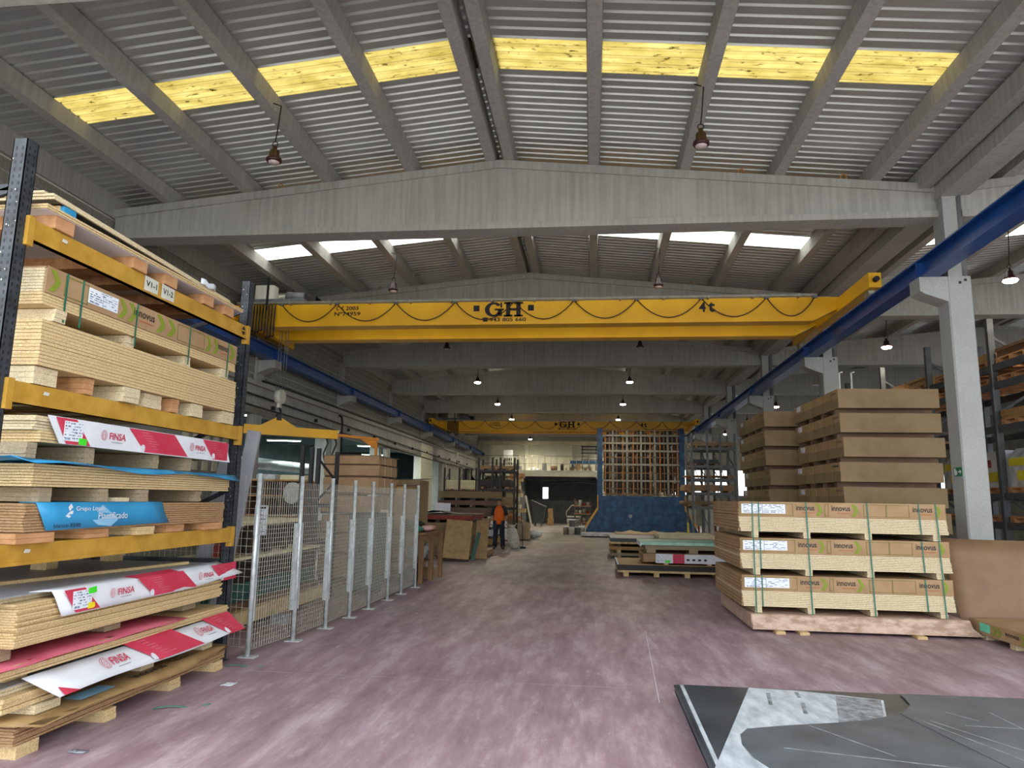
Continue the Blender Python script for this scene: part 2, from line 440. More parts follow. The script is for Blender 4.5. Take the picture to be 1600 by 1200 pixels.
PUR = [-7.55, -6.07, -4.60, -3.12, -1.72, -1.40, .04, 1.54, 3.04, 4.52]
def purlin(x, xc, y0, y1, w=.17, h=.24, parent=ceil, drop=0):
    g = G(); z = 7.42-.098*abs(x-xc)-drop
    P = []
    for y in (y0, y1):
        d = dz(y)
        P += [(x-w/2, y, z+d), (x+w/2, y, z+d), (x+w/2+.02, y, z+h+d), (x-w/2-.02, y, z+h+d)]
    g._add(P, [(0, 1, 2, 3), (7, 6, 5, 4), (0, 4, 5, 1), (1, 5, 6, 2), (2, 6, 7, 3), (3, 7, 4, 0)])
    return obj('purlin', g, 'concrete', parent)
def bays():
    ys = [YF-.2]+BEAMS+[YB]
    return [(ys[i], ys[i+1]) for i in range(len(ys)-1)]
def ribs(x0, x1, y0, y1, zf, parent, name, mat, amp=.05, p=.175):
    """ribbed sheet, ribs running down the slope in x; zf(x) underside height at Y0"""
    prof = []; y = y0
    n = max(1, round((y1-y0)/p)); q = (y1-y0)/n
    for i in range(n):
        a = y0+i*q; prof += [(a, 0), (a+q*.68, 0), (a+q*.71, amp), (a+q*.82, amp), (a+q*.99, 0)]
    prof.append((y1, 0)); g = G(); m = len(prof)
    for lift in (0, .006):
        for x in (x0, x1):
            g.v += [Vector((x, yy, zf(x)+dz(yy)+h+lift)) for yy, h in prof]
    for i in range(m-1):
        g.f.append((i, i+1, m+i+1, m+i)); g.f.append((2*m+i, 3*m+i, 3*m+i+1, 2*m+i+1)); g.sm += [False, False]
    for a, b in ((0, m), (2*m, 0)): pass
    g.f.append((0, m, 3*m, 2*m)); g.sm.append(False); g.f.append((m-1, 3*m-1, 4*m-1, 2*m-1)); g.sm.append(False)
    return obj(name, g, mat, parent)
def roof(xl, xr, xc, parent):
    zf = lambda x: 7.42+.24-.098*abs(x-xc)
    for bi, (y0, y1) in enumerate(bays()):
        s0 = Y0-2.93+BAY*(bi-1) if bi in (1, 2) else None      # skylight strips in the first two bays
        for x0, x1 in ((xl-.2, xc-.02), (xc+.02, xr+.2)):
            if s0 is not None:
                s1 = s0+.68
                ribs(x0, x1, y0, s0, zf, parent, 'roof_panel', 'sheet_metal')
                ribs(x0, x1, s1, y1, zf, parent, 'roof_panel', 'sheet_metal')
                # the strip stops short of the eaves; plain sheet fills the ends
                a = max(x0, xl+1.1) if x0 < xc-1 else x0; b = min(x1, xr-.95) if x1 > xc+1 else x1
                ribs(a, b, s0, s1, zf, parent, 'skylight_panel', 'skylight_yellow' if bi == 1 else 'skylight_clear', .03, .17)
                if a > x0: ribs(x0, a, s0, s1, zf, parent, 'roof_panel', 'sheet_metal')
                if b < x1: ribs(b, x1, s0, s1, zf, parent, 'roof_panel', 'sheet_metal')
            else:
                ribs(x0, x1, y0, y1, zf, parent, 'roof_panel', 'sheet_metal')
        # ridge cap
        g = G(); zc = zf(xc)
        g._add([(xc-.3, y0, zc+dz(y0)+.03), (xc, y0, zc+dz(y0)+.06), (xc+.3, y0, zc+dz(y0)+.03), (xc-.3, y1, zc+dz(y1)+.03), (xc, y1, zc+dz(y1)+.06), (xc+.3, y1, zc+dz(y1)+.03)],
               [(0, 1, 4, 3), (1, 2, 5, 4)])
        obj('ridge_cap', g, 'sheet_metal', parent)
roof(XL, XR, XC, ceil)
for y0, y1 in bays():
    for x in PUR: purlin(x, XC, y0, y1)
    # edge beam on the left wall, valley gutter on the right columns
    for x0, x1, z0, z1, nm in ((-8.84, -8.56, 6.57, 6.98, 'eaves_beam'), (5.16, 5.34, 6.66, 6.95, 'valley_beam'), (5.40, 5.66, 6.46, 6.84, 'gutter'), (5.70, 5.93, 6.55, 6.95, 'valley_beam')):
        g = G(); P = []
        for y in (y0, y1):
            d = dz(y); P += [(x0, y, z0+d), (x1, y, z0+d), (x1, y, z1+d), (x0, y, z1+d)]
        g._add(P, [(0, 1, 2, 3), (7, 6, 5, 4), (0, 4, 5, 1), (1, 5, 6, 2), (2, 6, 7, 3), (3, 7, 4, 0)])
        obj(nm, g, 'concrete', ceil)

# neighbouring hall on the right shares the columns
XC2, XR2 = 12.7, 19.6
ceil2 = thing('ceiling', (XC2, Y0, 7.4), label='ribbed roof of the neighbouring hall beyond the columns', kind='structure')
for y in BEAMS: beam(y, 5.78, XR2, XC2, ceil2)
roof(5.78, XR2, XC2, ceil2)
for y0, y1 in bays():
    for x in (6.5, 7.98, 9.46, 10.94, 12.54, 12.86): purlin(x, XC2, y0, y1, parent=ceil2)

# ---- left wall
wl = thing('wall_left', (XL, Y0, 0), label='grey concrete block wall with pilasters, ledge and wide openings', kind='structure')
obj('mortar_bed', B(-8.80, -8.612, YF, YB, 4.52, 6.58), 'mortar', wl)
bl = []
row = 0; z = 4.56
while z < 6.37:
    y = YF+(.2 if row % 2 else 0)
    while y < YB-.4:
        bl.append((y, z)); y += .4
    z += .2; row += 1
vis = [b for b in bl if (b[1] > 5.3 and 6.2 < b[0]) or (b[1] < 5.2 and b[0] > 16)]
vis.sort(key=lambda b: b[0]); near = set(vis[:300])
bk = None
for y, z in sorted(near):
    if bk is None: bk = obj('block', B(-8.70, XL-.04, y, y+.384, z, z+.184), 'block', wl)
    else: inst(bk, (wpos(bk).x, y+.192, z), wl)
g = G()
for b in bl:
    if b not in near: g.box(-8.70, XL-.04, b[0], b[0]+.384, b[1], b[1]+.184)
obj('block', g, 'block', wl, kind='stuff')
# pilasters with corbels under the crane rail, at every beam
for k, y in enumerate(BEAMS):
    p = obj('pilaster', B(-8.72, -8.535, y-.22, y+.22, 0, 6.3+dz(y)), 'concrete', wl)
    zt = zrail(y)-.30
    g = G().prism([(-8.55, zt-.34), (-8.20, zt-.2), (-8.07, zt-.2), (-8.07, zt), (-8.55, zt)], lambda u, v, t: (u, t, v), y-.20, y+.20)
    obj('corbel', g, 'concrete', p)
# ledge, lintel over the openings and the ribs of wall below it
obj('ledge', B(-8.72, -8.44, YF, YB, 4.44, 4.56), 'concrete', wl)
obj('lintel', B(-8.80, -8.56, YF, YB, 3.72, 4.44), 'concrete', wl)
obj('lintel_lip', B(-8.60, -8.50, 12, YB, 3.72, 3.84), 'concrete_dark', wl)
obj('wall_panel', B(-8.78, -8.60, YF, 16.6, 0, 3.72), 'concrete_dark', wl)
for k in range(6):                                    # ribbed cladding strips on the solid stretch
    obj('cladding_rib', B(-8.60, -8.55, 14.1+k*.42, 14.28+k*.42, 2.2, 4.4), 'beige_panel', wl)
obj('low_wall', B(-8.78, -8.60, 16.6, 34.9, 0, .9), 'concrete_dark', wl)
# painted block pier
pier = obj('pier_core', B(-8.86, -8.50, 34.92, 37.48, 0, 4.4), 'mortar', wl)
z = .02; row = 0
pb = None
while z < 4.2:
    y = 34.9; w0 = .2 if row % 2 else .43
    cuts = [34.9]
    c = 34.9+w0
    while c < 37.3: cuts.append(c); c += .43
    cuts.append(37.5)
    for a, b in zip(cuts, cuts[1:]):
        obj('pier_block', B(-8.60, -8.485, a+.006, b-.006, z, z+.2), 'block_painted', pier)
    z += .215; row += 1
obj('wall_panel', B(-8.80, -8.60, 40.5, 47, 0, 3.72), 'concrete_dark', wl)
obj('wall_panel', B(-8.80, -8.60, 50, YB, 0, 3.72), 'concrete_dark', wl)
# pipe and cable runs clipped to the wall
g = G().tube([(-8.47, y, 4.25+dz(y)*1.5) for y in range(13, 53, 3)], .025, 6); obj('pipe_run', g, 'black', wl)
g = G().tube([(-8.46, y, 3.98+dz(y)*1.5+.01*math.sin(y)) for y in range(13, 53, 2)], .018, 6); obj('pipe_run', g, 'black', wl)
for y in range(15, 50, 3): obj('pipe_clip', B(-8.52, -8.43, y, y+.07, 3.93, 4.03), 'black', wl)
g = G().tube([(-8.42, 17.2, 4.58), (-8.40, 18.6, 4.60), (-8.42, 21, 4.60), (-8.4, 25, 4.58), (-8.42, 30, 4.58), (-8.42, 40, 4.5)], .03, 6); obj('cable_run', g, 'black', wl)
g = G().tube([(-8.4, 22.8, 4.35), (-8.3, 22.8, 4.30), (-8.25, 22.75, 4.1), (-8.25, 22.75, 3.0)], .035, 8); obj('drop_pipe', g, 'black', wl)

# ---- the lit workshop behind the openings
wk = thing('wall_left', (-16.5, 25, 0), label='pale far wall of the side workshop behind the openings', kind='structure')
obj('wall_panel', B(-17, -16.8, YF, YB, 0, 5), 'workshop_grey', wk)
obj('end_panel', B(-17, -8.8, YF, YF+.2, 0, 5), 'workshop_grey', wk); obj('end_panel', B(-17, -8.8, YB-.2, YB, 0, 5), 'workshop_grey', wk)
obj('roof_slab', B(-17, -8.8, YF, YB, 4.9, 5.1), 'workshop_grey', wk)
for y in (17.3, 23.3, 29.3, 35.3, 41.3): obj('cross_beam', B(-16.8, -8.85, y-.15, y+.2, 4.3, 4.9), 'workshop_grey', wk)
for y in (23.3, 29.3, 41.3): obj('column', B(-9.3, -8.9, y-.2, y+.2, 0, 4.4), 'concrete_pale', wk)

# ---- right row of columns
wr = thing('wall_right', (5.6, Y0, 0), label='row of pale concrete columns between the two halls', kind='structure')
for k, y in enumerate(BEAMS):
    if y < 6: continue
    g = G().prism([(5.40, y-.18+.02), (5.42, y-.18), (5.73, y-.18), (5.75, y-.16), (5.75, y+.17), (5.40, y+.17)], lambda u, v, t: (u, v, t), 0, zrail(y)-.30)
    g.prism([(5.43, y-.16), (5.63, y-.16), (5.63, y+.17), (5.43, y+.17)], lambda u, v, t: (u, v, t), zrail(y)-.31, 6.52+dz(y))
    c = obj('column', g, 'concrete_column', wr)
    zt = zrail(y)-.30
    g = G().prism([(5.42, zt-.40), (5.42, zt), (5.0, zt), (5.0, zt-.22), (5.08, zt-.27)], lambda u, v, t: (u, t, v), y-.17, y+.17)
    obj('corbel', g, 'concrete_column', c)
    obj('downpipe', G().tube([(5.73, y+.05, 4.9), (5.73, y+.05, 6.9+dz(y))], .075, 12), 'pipe_grey', c)
    for q in ((5.58, -.19, zt-.10), (5.66, -.19, zt-.06)): obj('bolt_hole', B(q[0]-.02, q[0]+.02, y-.182, y-.178, q[2]-.02, q[2]+.02), 'black', c)

# exit sign on the first column: plate, running figure with a door and an arrow
def exit_sign():
    x = 5.397; t = thing('exit_sign', (x, 11.2, 2.13), 'small green emergency exit sign with white arrow on the concrete column', 'sign')
    obj('plate', B(x-.006, x, 11.14, 11.38, 2.13, 2.26), 'sign_green', t)
    xx = x-.0075
    def q(pts, nm): obj(nm, G().poly([(xx, 11.37-a*.22, 2.135+b*.12) for a, b in pts], .001, (-1, 0, 0)), 'print_white', t)
    q([(.55, .42), (.75, .42), (.75, .2), (.98, .5), (.75, .8), (.75, .58), (.55, .58)], 'arrow')
    q([(.05, .08), (.22, .08), (.22, .92), (.05, .92)], 'door_symbol')
    q([(.28, .1), (.35, .1), (.40, .45), (.33, .7), (.27, .6)], 'figure_symbol')
exit_sign()

# ---- crane rails
def rail(x0, x1, label):
    t = thing('crane_rail', ((x0+x1)/2, Y0, zrail(Y0)-.3), label, 'crane rail', 'crane rails of the hall')
    y0, y1 = YF-.2, 52.6
    def run(a, b, c, d, nm, mt, y0=y0, y1=y1):
        g = G(); P = []
        for y in (y0, y1):
            z = zrail(y); P += [(a, y, z+c), (b, y, z+c), (b, y, z+d), (a, y, z+d)]
        g._add(P, [(0, 1, 2, 3), (7, 6, 5, 4), (0, 4, 5, 1), (1, 5, 6, 2), (2, 6, 7, 3), (3, 7, 4, 0)])
        obj(nm, g, mt, t)
    xm = (x0+x1)/2
    run(x0, x1, -.022, 0, 'top_flange', 'blue_steel'); run(x0, x1, -.30, -.275, 'bottom_flange', 'blue_steel'); run(xm-.012, xm+.012, -.28, -.02, 'web', 'blue_steel')
    run(xm-.025, xm+.025, 0, .05, 'track', 'steel_rail')
    for y in BEAMS: 
        z = zrail(y); obj('stiffener', B(x0+.01, x1-.01, y-.01, y+.01, z-.28, z-.02), 'blue_steel', t)
    return t
rl = rail(-8.34, -8.08, 'blue steel crane rail beam on corbels along the block wall')
for k in range(12):
    y = 16+k*3.0; z = zrail(y)
    obj('power_bar', B(-8.10, -8.06, y+.1, y+2.9, z+.03+dz(3)*.5, z+.07), 'steel_rail', rl)
rr_ = rail(5.03, 5.29, 'blue steel crane rail beam on the concrete column corbels')

# ---- unseen front wall over the doorway, added to hold back daylight
wf = thing('added_wall_front', (0, YF-.2, 0), label='unseen grey front wall added over the wide open doorways to limit daylight', kind='structure')
obj('added_lintel_panel', B(-17, 20, YF-.3, YF-.1, 6.9, 7.9), 'concrete_dark', wf)
for x in (-17, -8.9, 5.4, 19.4): obj('added_door_post', B(x-.0, x+.4, YF-.3, YF-.1, 0, 6.9), 'concrete_dark', wf)
# ---- far end: wall, mezzanine, dark gate
wb = thing('wall_back', (-1.5, YB, 0), label='pale panelled end wall above the mezzanine', kind='structure')
for k in range(12):
    x = -8.7+k*1.2; obj('wall_sheet', B(x+.01, x+1.19, YB-.08, YB, 3.3, 6.9), 'white_panel', wb)
obj('wall_base', B(-8.7, -5.1, YB-.1, YB, 0, 3.3), 'beige_panel', wb); obj('wall_base', B(.6, 5.8, YB-.1, YB, 0, 3.3), 'beige_panel', wb)
obj('sheet_backing', B(-8.8, 5.8, YB, YB+.05, 3.2, 6.9), 'beige_panel', wb)
obj('gable', B(-8.8, 20, YB, YB+.1, 6.7, 7.7), 'beige_panel', wb)
obj('steel_girder', B(-8.5, 5.3, YB-1.2, YB-1.0, 5.7, 5.98), 'beige_panel', wb)
for x in (-7.6, -4.9, -1.6, 1.8): obj('wall_post', B(x-.14, x+.14, YB-.35, YB-.1, 3.7, 6.5), 'white_panel', wb)
mz = thing('mezzanine', (-2, 51, 3.4), label='pale concrete mezzanine above the dark gate', kind='structure')
obj('slab', B(-8.5, 5.3, 50.6, YB-.1, 3.42, 3.74), 'concrete_pale', mz)
obj('edge_beam', B(-8.5, 5.3, 50.4, 50.62, 3.30, 3.62), 'white_panel', mz)
for x in (-8.0, -5.25, .75, 4.9):
    c = obj('column', B(x-.22, x+.22, 50.55, 50.95, 0, 3.35), 'concrete_pale', mz)
    obj('capital', G().prism([(x-.22, 2.95), (x+.22, 2.95), (x+.5, 3.25), (x+.5, 3.32), (x-.5, 3.32), (x-.5, 3.25)], lambda u, v, t: (u, t, v), 50.52, 50.98), 'concrete_pale', c)
for k in range(30):
    x = -8.3+k*.45; obj('railing_post', G().tube([(x, 50.7, 3.74), (x, 50.7, 4.75)], .018, 6), 'steel_rail', mz)
for z in (4.2, 4.75): obj('handrail', G().tube([(-8.3, 50.7, z), (4.8, 50.7, z)], .02, 6), 'steel_rail', mz)
d1 = thing('door_1', (-2.2, YB-.2, 0), label='tall dark sliding gate of panels with a small bright window', kind='structure')
def gate():
    y = YB-.12; wx0, wx1, wz0, wz1 = -3.68, -3.26, 1.75, 2.6
    obj('gate_backing', B(-5.2, -3.68, y, y+.02, 0, 3.3).box(-3.26, .7, y, y+.02, 0, 3.3).box(-3.7, -3.24, y, y+.02, 0, 1.75).box(-3.7, -3.24, y, y+.02, 2.6, 3.3), 'gate_black', d1)
    for x0, x1 in ((-5.1, -3.9), (-3.04, -1.9), (-1.88, -.72), (-.70, .5)):
        p = obj('gate_panel', B(x0, x1-.02, y-.06, y, 0, 3.05), 'gate_black', d1)
        for i in range(3):
            for j in range(5): obj('stud', B(x0+.2+i*.36, x0+.26+i*.36, y-.09, y-.055, .4+j*.55, .46+j*.55), 'rack_grey', p)
    p = obj('gate_panel', B(-3.9, wx0, y-.06, y, 0, 3.05), 'gate_black', d1)
    obj('gate_panel', B(wx1, -3.06, y-.06, y, 0, 3.05), 'gate_black', d1)
    obj('gate_panel', B(wx0, wx1, y-.06, y, 0, wz0), 'gate_black', d1); obj('gate_panel', B(wx0, wx1, y-.06, y, wz1, 3.05), 'gate_black', d1)
    obj('pane', B(wx0, wx1, y-.035, y-.025, wz0, wz1), 'pane', d1)
    obj('gate_header', B(-5.1, .6, y-1.2, y, 3.05, 3.30), 'gate_black', d1)
    obj('gate_track', G().tube([(-3.2, y-.2, 2.92), (-1.9, y-.2, 2.95), (-.9, y-.2, 3.0), (.3, y-.2, 2.9)], .05, 6), 'rack_grey', d1)
    obj('frame_side', B(-5.2, -4.9, 51.0, y, 0, 3.3), 'gate_black', d1)
gate()

# ---- right hall: side wall, end wall with a band of windows, daylight beyond
wrr = thing('wall_right', (XR2, 30, 0), label='grey side wall of the neighbouring hall', kind='structure')
obj('wall_panel', B(XR2, XR2+.2, YF, YB, 0, 2.0), 'concrete_dark', wrr); obj('wall_panel', B(XR2, XR2+.2, YF, YB, 3.4, 6.9), 'concrete_dark', wrr)
for k in range(9):
    y = YF+k*5.6; obj('wall_post', B(XR2, XR2+.2, y-.3, y+.3, 2.0, 3.4), 'concrete_dark', wrr)
w1 = thing('window_1', (XR2, 30, 2.0), label='long band of pale glazing in the neighbouring hall', kind='structure')
for k in range(8):
    y = YF+.3+k*5.6
    for j in range(4): obj('pane', B(XR2+.08, XR2+.09, y+j*1.25+.03, y+(j+1)*1.25-.03, 2.0, 3.4), 'pane', w1)
    for j in range(1, 4): obj('mullion', B(XR2+.06, XR2+.12, y+j*1.25-.03, y+j*1.25+.03, 2.0, 3.4), 'rack_grey', w1)
we = thing('wall_back', (12, YB, 0), label='end wall of the neighbouring hall', kind='structure')
obj('wall_panel', B(5.8, XR2, YB-.1, YB, 0, 2.2), 'concrete_dark', we); obj('wall_panel', B(5.8, XR2, YB-.1, YB, 4.0, 6.8), 'beige_panel', we)
w2 = thing('window_2', (12, YB, 2.2), label='wide bright window in the end wall of the neighbouring hall', kind='structure')
for k in range(9):
    x = 5.85+k*1.52
    obj('pane', B(x+.03, x+1.49, YB-.06, YB-.05, 2.2, 4.0), 'pane', w2); obj('mullion', B(x-.03, x+.03, YB-.08, YB-.02, 2.2, 4.0), 'rack_grey', w2)
# ------------------------------------------------------------------ board packs
def boards(x0, x1, y0, y1, z0, z1, n, jit=.006, shift=(0, 0)):
    """a pile of n boards, each a little out of line"""
    g = G(); t = (z1-z0)/n
    for i in range(n):
        a, b = random.uniform(-jit, jit), random.uniform(-jit, jit)
        k = i/max(1, n-1)
        g.box(x0+a+shift[0]*k, x1+a+shift[0]*k, y0+b+shift[1]*k, y1+b+shift[1]*k, z0+i*t, z0+(i+1)*t-.0032)
    return g
def face_poly(o, xd, yd, L, h, pts, off=.0015):
    o = Vector(o); xd = Vector(xd).normalized(); yd = Vector(yd).normalized(); n = xd.cross(yd)
    return G().poly([o+xd*(u*L)+yd*(v*h)+n*off for u, v in pts], .0012, n)
def face_ring(o, xd, yd, cx, cy, r0, r1, off=.004, n=20, sx=1.0):
    o = Vector(o); xd = Vector(xd).normalized(); yd = Vector(yd).normalized(); nn = xd.cross(yd); g = G()
    for k in range(n):
        a, b = 2*math.pi*k/n, 2*math.pi*(k+1)/n
        g.poly([o+xd*(cx+sx*r*math.cos(t))+yd*(cy+r*math.sin(t))+nn*off for r, t in ((r0, a), (r1, a), (r1, b), (r0, b))], .0008, nn)
    return g
CHEV = [(0, 1), (.46, 1), (.9, .64), (.98, .5), (.9, .36), (.46, 0), (0, 0), (.44, .38), (.52, .5), (.44, .62)]
def chevron(parent, o, xd, yd, L, h, u0, u1, v0, v1, off=.002):
    return obj('chevron_print', face_poly(o, xd, yd, L, h, [(u0+(u1-u0)*a, v0+(v1-v0)*b) for a, b in CHEV], off), 'print_green', parent)
def frame_print(parent, o, xd, yd, L, h, u0, u1, v0, v1, w=.007, mt='print_olive'):
    a, b = w/L, w/h
    for q in ([(u0, v0), (u1, v0), (u1, v0+b), (u0, v0+b)], [(u0, v1-b), (u1, v1-b), (u1, v1), (u0, v1)], [(u0, v0), (u0+a, v0), (u0+a, v1), (u0, v1)], [(u1-a, v0), (u1, v0), (u1, v1), (u1-a, v1)]):
        obj('frame_print', face_poly(o, xd, yd, L, h, q, .0018), mt, parent)
def data_label(parent, o, xd, yd, L, h, u0, u1, v0, v1, seed=1, off=.003, rows=6, two=True):
    """white paper label with rows of small print and a bar code"""
    rnd = random.Random(seed)
    obj('paper_label', face_poly(o, xd, yd, L, h, [(u0, v0), (u1, v0), (u1, v1), (u0, v1)], off), 'paper_white', parent)
    g = G(); O = Vector(o); X = Vector(xd).normalized(); Y = Vector(yd).normalized(); n = X.cross(Y)
    def q(a, b, c, d):
        a, b = u0+(u1-u0)*a, u0+(u1-u0)*b; c, d = v0+(v1-v0)*c, v0+(v1-v0)*d
        g.poly([O+X*(p*L)+Y*(r*h)+n*(off+.0014) for p, r in ((a, c), (b, c), (b, d), (a, d))], .0006, n)
    for r in range(rows):
        v = .93-r*.9/rows; u = .04
        while u < .93:
            w = rnd.uniform(.03, .14)
            if rnd.random() < .72: q(u, min(.96, u+w), v-.5/rows*rnd.uniform(.4, .9), v)
            u += w+rnd.uniform(.02, .08)
    for k in range(14):
        u = .06+k*.022; q(u, u+rnd.choice((.006, .012)), .05, .17)
    if two: q(.475, .485, 0, 1)
    obj('small_print', g, 'print_ink', parent, kind='stuff')
def innovus_face(parent, o, xd, yd, L, h, lay, seed=1):
    """printed carton strip; lay = list of (what, u0, u1)"""
    for what, u0, u1 in lay:
        if what == 'chev': chevron(parent, o, xd, yd, L, h, u0, u1, .10, .92)
        elif what == 'box': frame_print(parent, o, xd, yd, L, h, u0, u1, .1, .9)
        elif what == 'label': data_label(parent, o, xd, yd, L, h, u0, u1, .22, .84, seed)
        elif what == 'text':
            O = Vector(o)+Vector(xd).normalized()*u0*L+Vector(yd).normalized()*h*.46+Vector(xd).cross(Vector(yd)).normalized()*.0034
            text('lettering', 'innovus', 'print_black', parent, O, xd, yd, height=h*.34, width=(u1-u0)*L, bold=.012)
            obj('line_print', face_poly(o, xd, yd, L, h, [(u0+(u1-u0)*.28, .29), (u1, .29), (u1, .33), (u0+(u1-u0)*.28, .33)], .0025), 'print_orange', parent)
def strap(parent, pts, w=.016, along=(1, 0, 0), mt='strap_green'):
    g = G(); A = Vector(along).normalized()*w/2
    for p, q in zip(pts, pts[1:]):
        p = Vector(p); q = Vector(q); n = (q-p).cross(A).normalized()*.0012
        g._add([p-A-n, p+A-n, q+A-n, q-A-n, p-A+n, p+A+n, q+A+n, q-A+n], [(0, 1, 2, 3), (7, 6, 5, 4), (0, 4, 5, 1), (1, 5, 6, 2), (2, 6, 7, 3), (3, 7, 4, 0)])
    return obj('strap', g, mt, parent)
def runners(parent, ys, x0, x1, z0, z1, mt='chipboard_pale', w=.09):
    """blocks under a pile, running across it"""
    for y in ys:
        ww = w*random.uniform(.8, 1.25); xx = x1+random.uniform(-.05, .02); h = z1-z0
        g = G()
        for k in range(max(1, round(h/.035))):
            n = max(1, round(h/.035)); g.box(x0, xx+random.uniform(-.004, .004), y-ww/2+random.uniform(-.005, .005), y+ww/2, z0+k*h/n, z0+(k+1)*h/n-.001)
        obj('runner', g, mt, parent)
def finsa_face(parent, o, xd, yd, L, h, label=True, sticker=True, seed=3, mirror=False):
    O = Vector(o); X = Vector(xd).normalized(); Y = Vector(yd).normalized(); n = X.cross(Y)
    def p(pts, mt, nm, off=.002): return obj(nm, face_poly(o, xd, yd, L, h, pts, off), mt, parent)
    if label:
        p([(0, 1), (.085, 1), (.155, 0), (.05, 0)], 'print_red', 'red_print'); data_label(parent, o, xd, yd, L, h, .035, .115, .12, .9, seed, .0045, two=False)
    else: p([(0, .3), (.06, 0), (.0, 0)], 'print_red', 'red_print')
    p([(.335, 1), (.60, 1), (.70, 0), (.43, 0)], 'print_red', 'red_print'); p([(.80, 1), (1, 1), (1, 0), (.885, 0)], 'print_red', 'red_print')
    for u, k in ((.19, 1.0), (.70, .9)):
        if k < 1 and h < .1: continue
        q = O+X*(u*L+.115)+Y*(h*.38)+n*.0045
        text('lettering', 'FINSA', 'print_red', parent, q, X, Y, height=h*.30*k, width=L*.082*k, bold=.018)
        for r0, r1, sx in ((.20, .215, .9), (.13, .145, .9), (.055, .07, .9), (.20, .212, .45)):
            obj('emblem', face_ring(o, xd, yd, u*L+.055, h*.53, h*r0, h*r1, .004, 18, sx), 'print_pink', parent)
        obj('line_print', face_poly(o, xd, yd, L, h, [(u+.06, .26), (u+.115, .26), (u+.115, .285), (u+.06, .285)], .003), 'rag_grey', parent)
    g = G(); rnd = random.Random(seed)
    for u in (.42, .87):
        for r in range(7):
            v = .86-r*.115; a = u+.012*r-.02; ln = rnd.uniform(.03, .075) if u < .5 else rnd.uniform(.03, .06)
            if a+ln < .995: g.poly([O+X*(x*L)+Y*(y*h)+n*.0042 for x, y in ((a, v), (a+ln, v), (a+ln, v+.035), (a, v+.035))], .0006, n)
    obj('small_print', g, 'print_pink', parent, kind='stuff')
    for u in (.405, .875): obj('stamp', face_poly(o, xd, yd, L, h, [(u, .05), (u+.022, .05), (u+.022, .24), (u+.016, .33), (u+.006, .33), (u, .24)], .005), 'print_white', parent)
    if sticker:
        obj('green_sticker', face_poly(o, xd, yd, L, h, [(.10, .02), (.135, .0), (.135, .26), (.10, .28)] if sticker == 1 else [(.10, .68), (.135, .72), (.133, .98), (.098, .93)], .006), 'sticker_green', parent)
        if sticker == 2: obj('yellow_sticker', face_poly(o, xd, yd, L, h, [(.098, .06), (.122, .05), (.13, .12), (.128, .3), (.1, .32)], .006), 'sticker_yellow', parent)
XA = (0, 1, 0); ZA = (0, 0, 1)

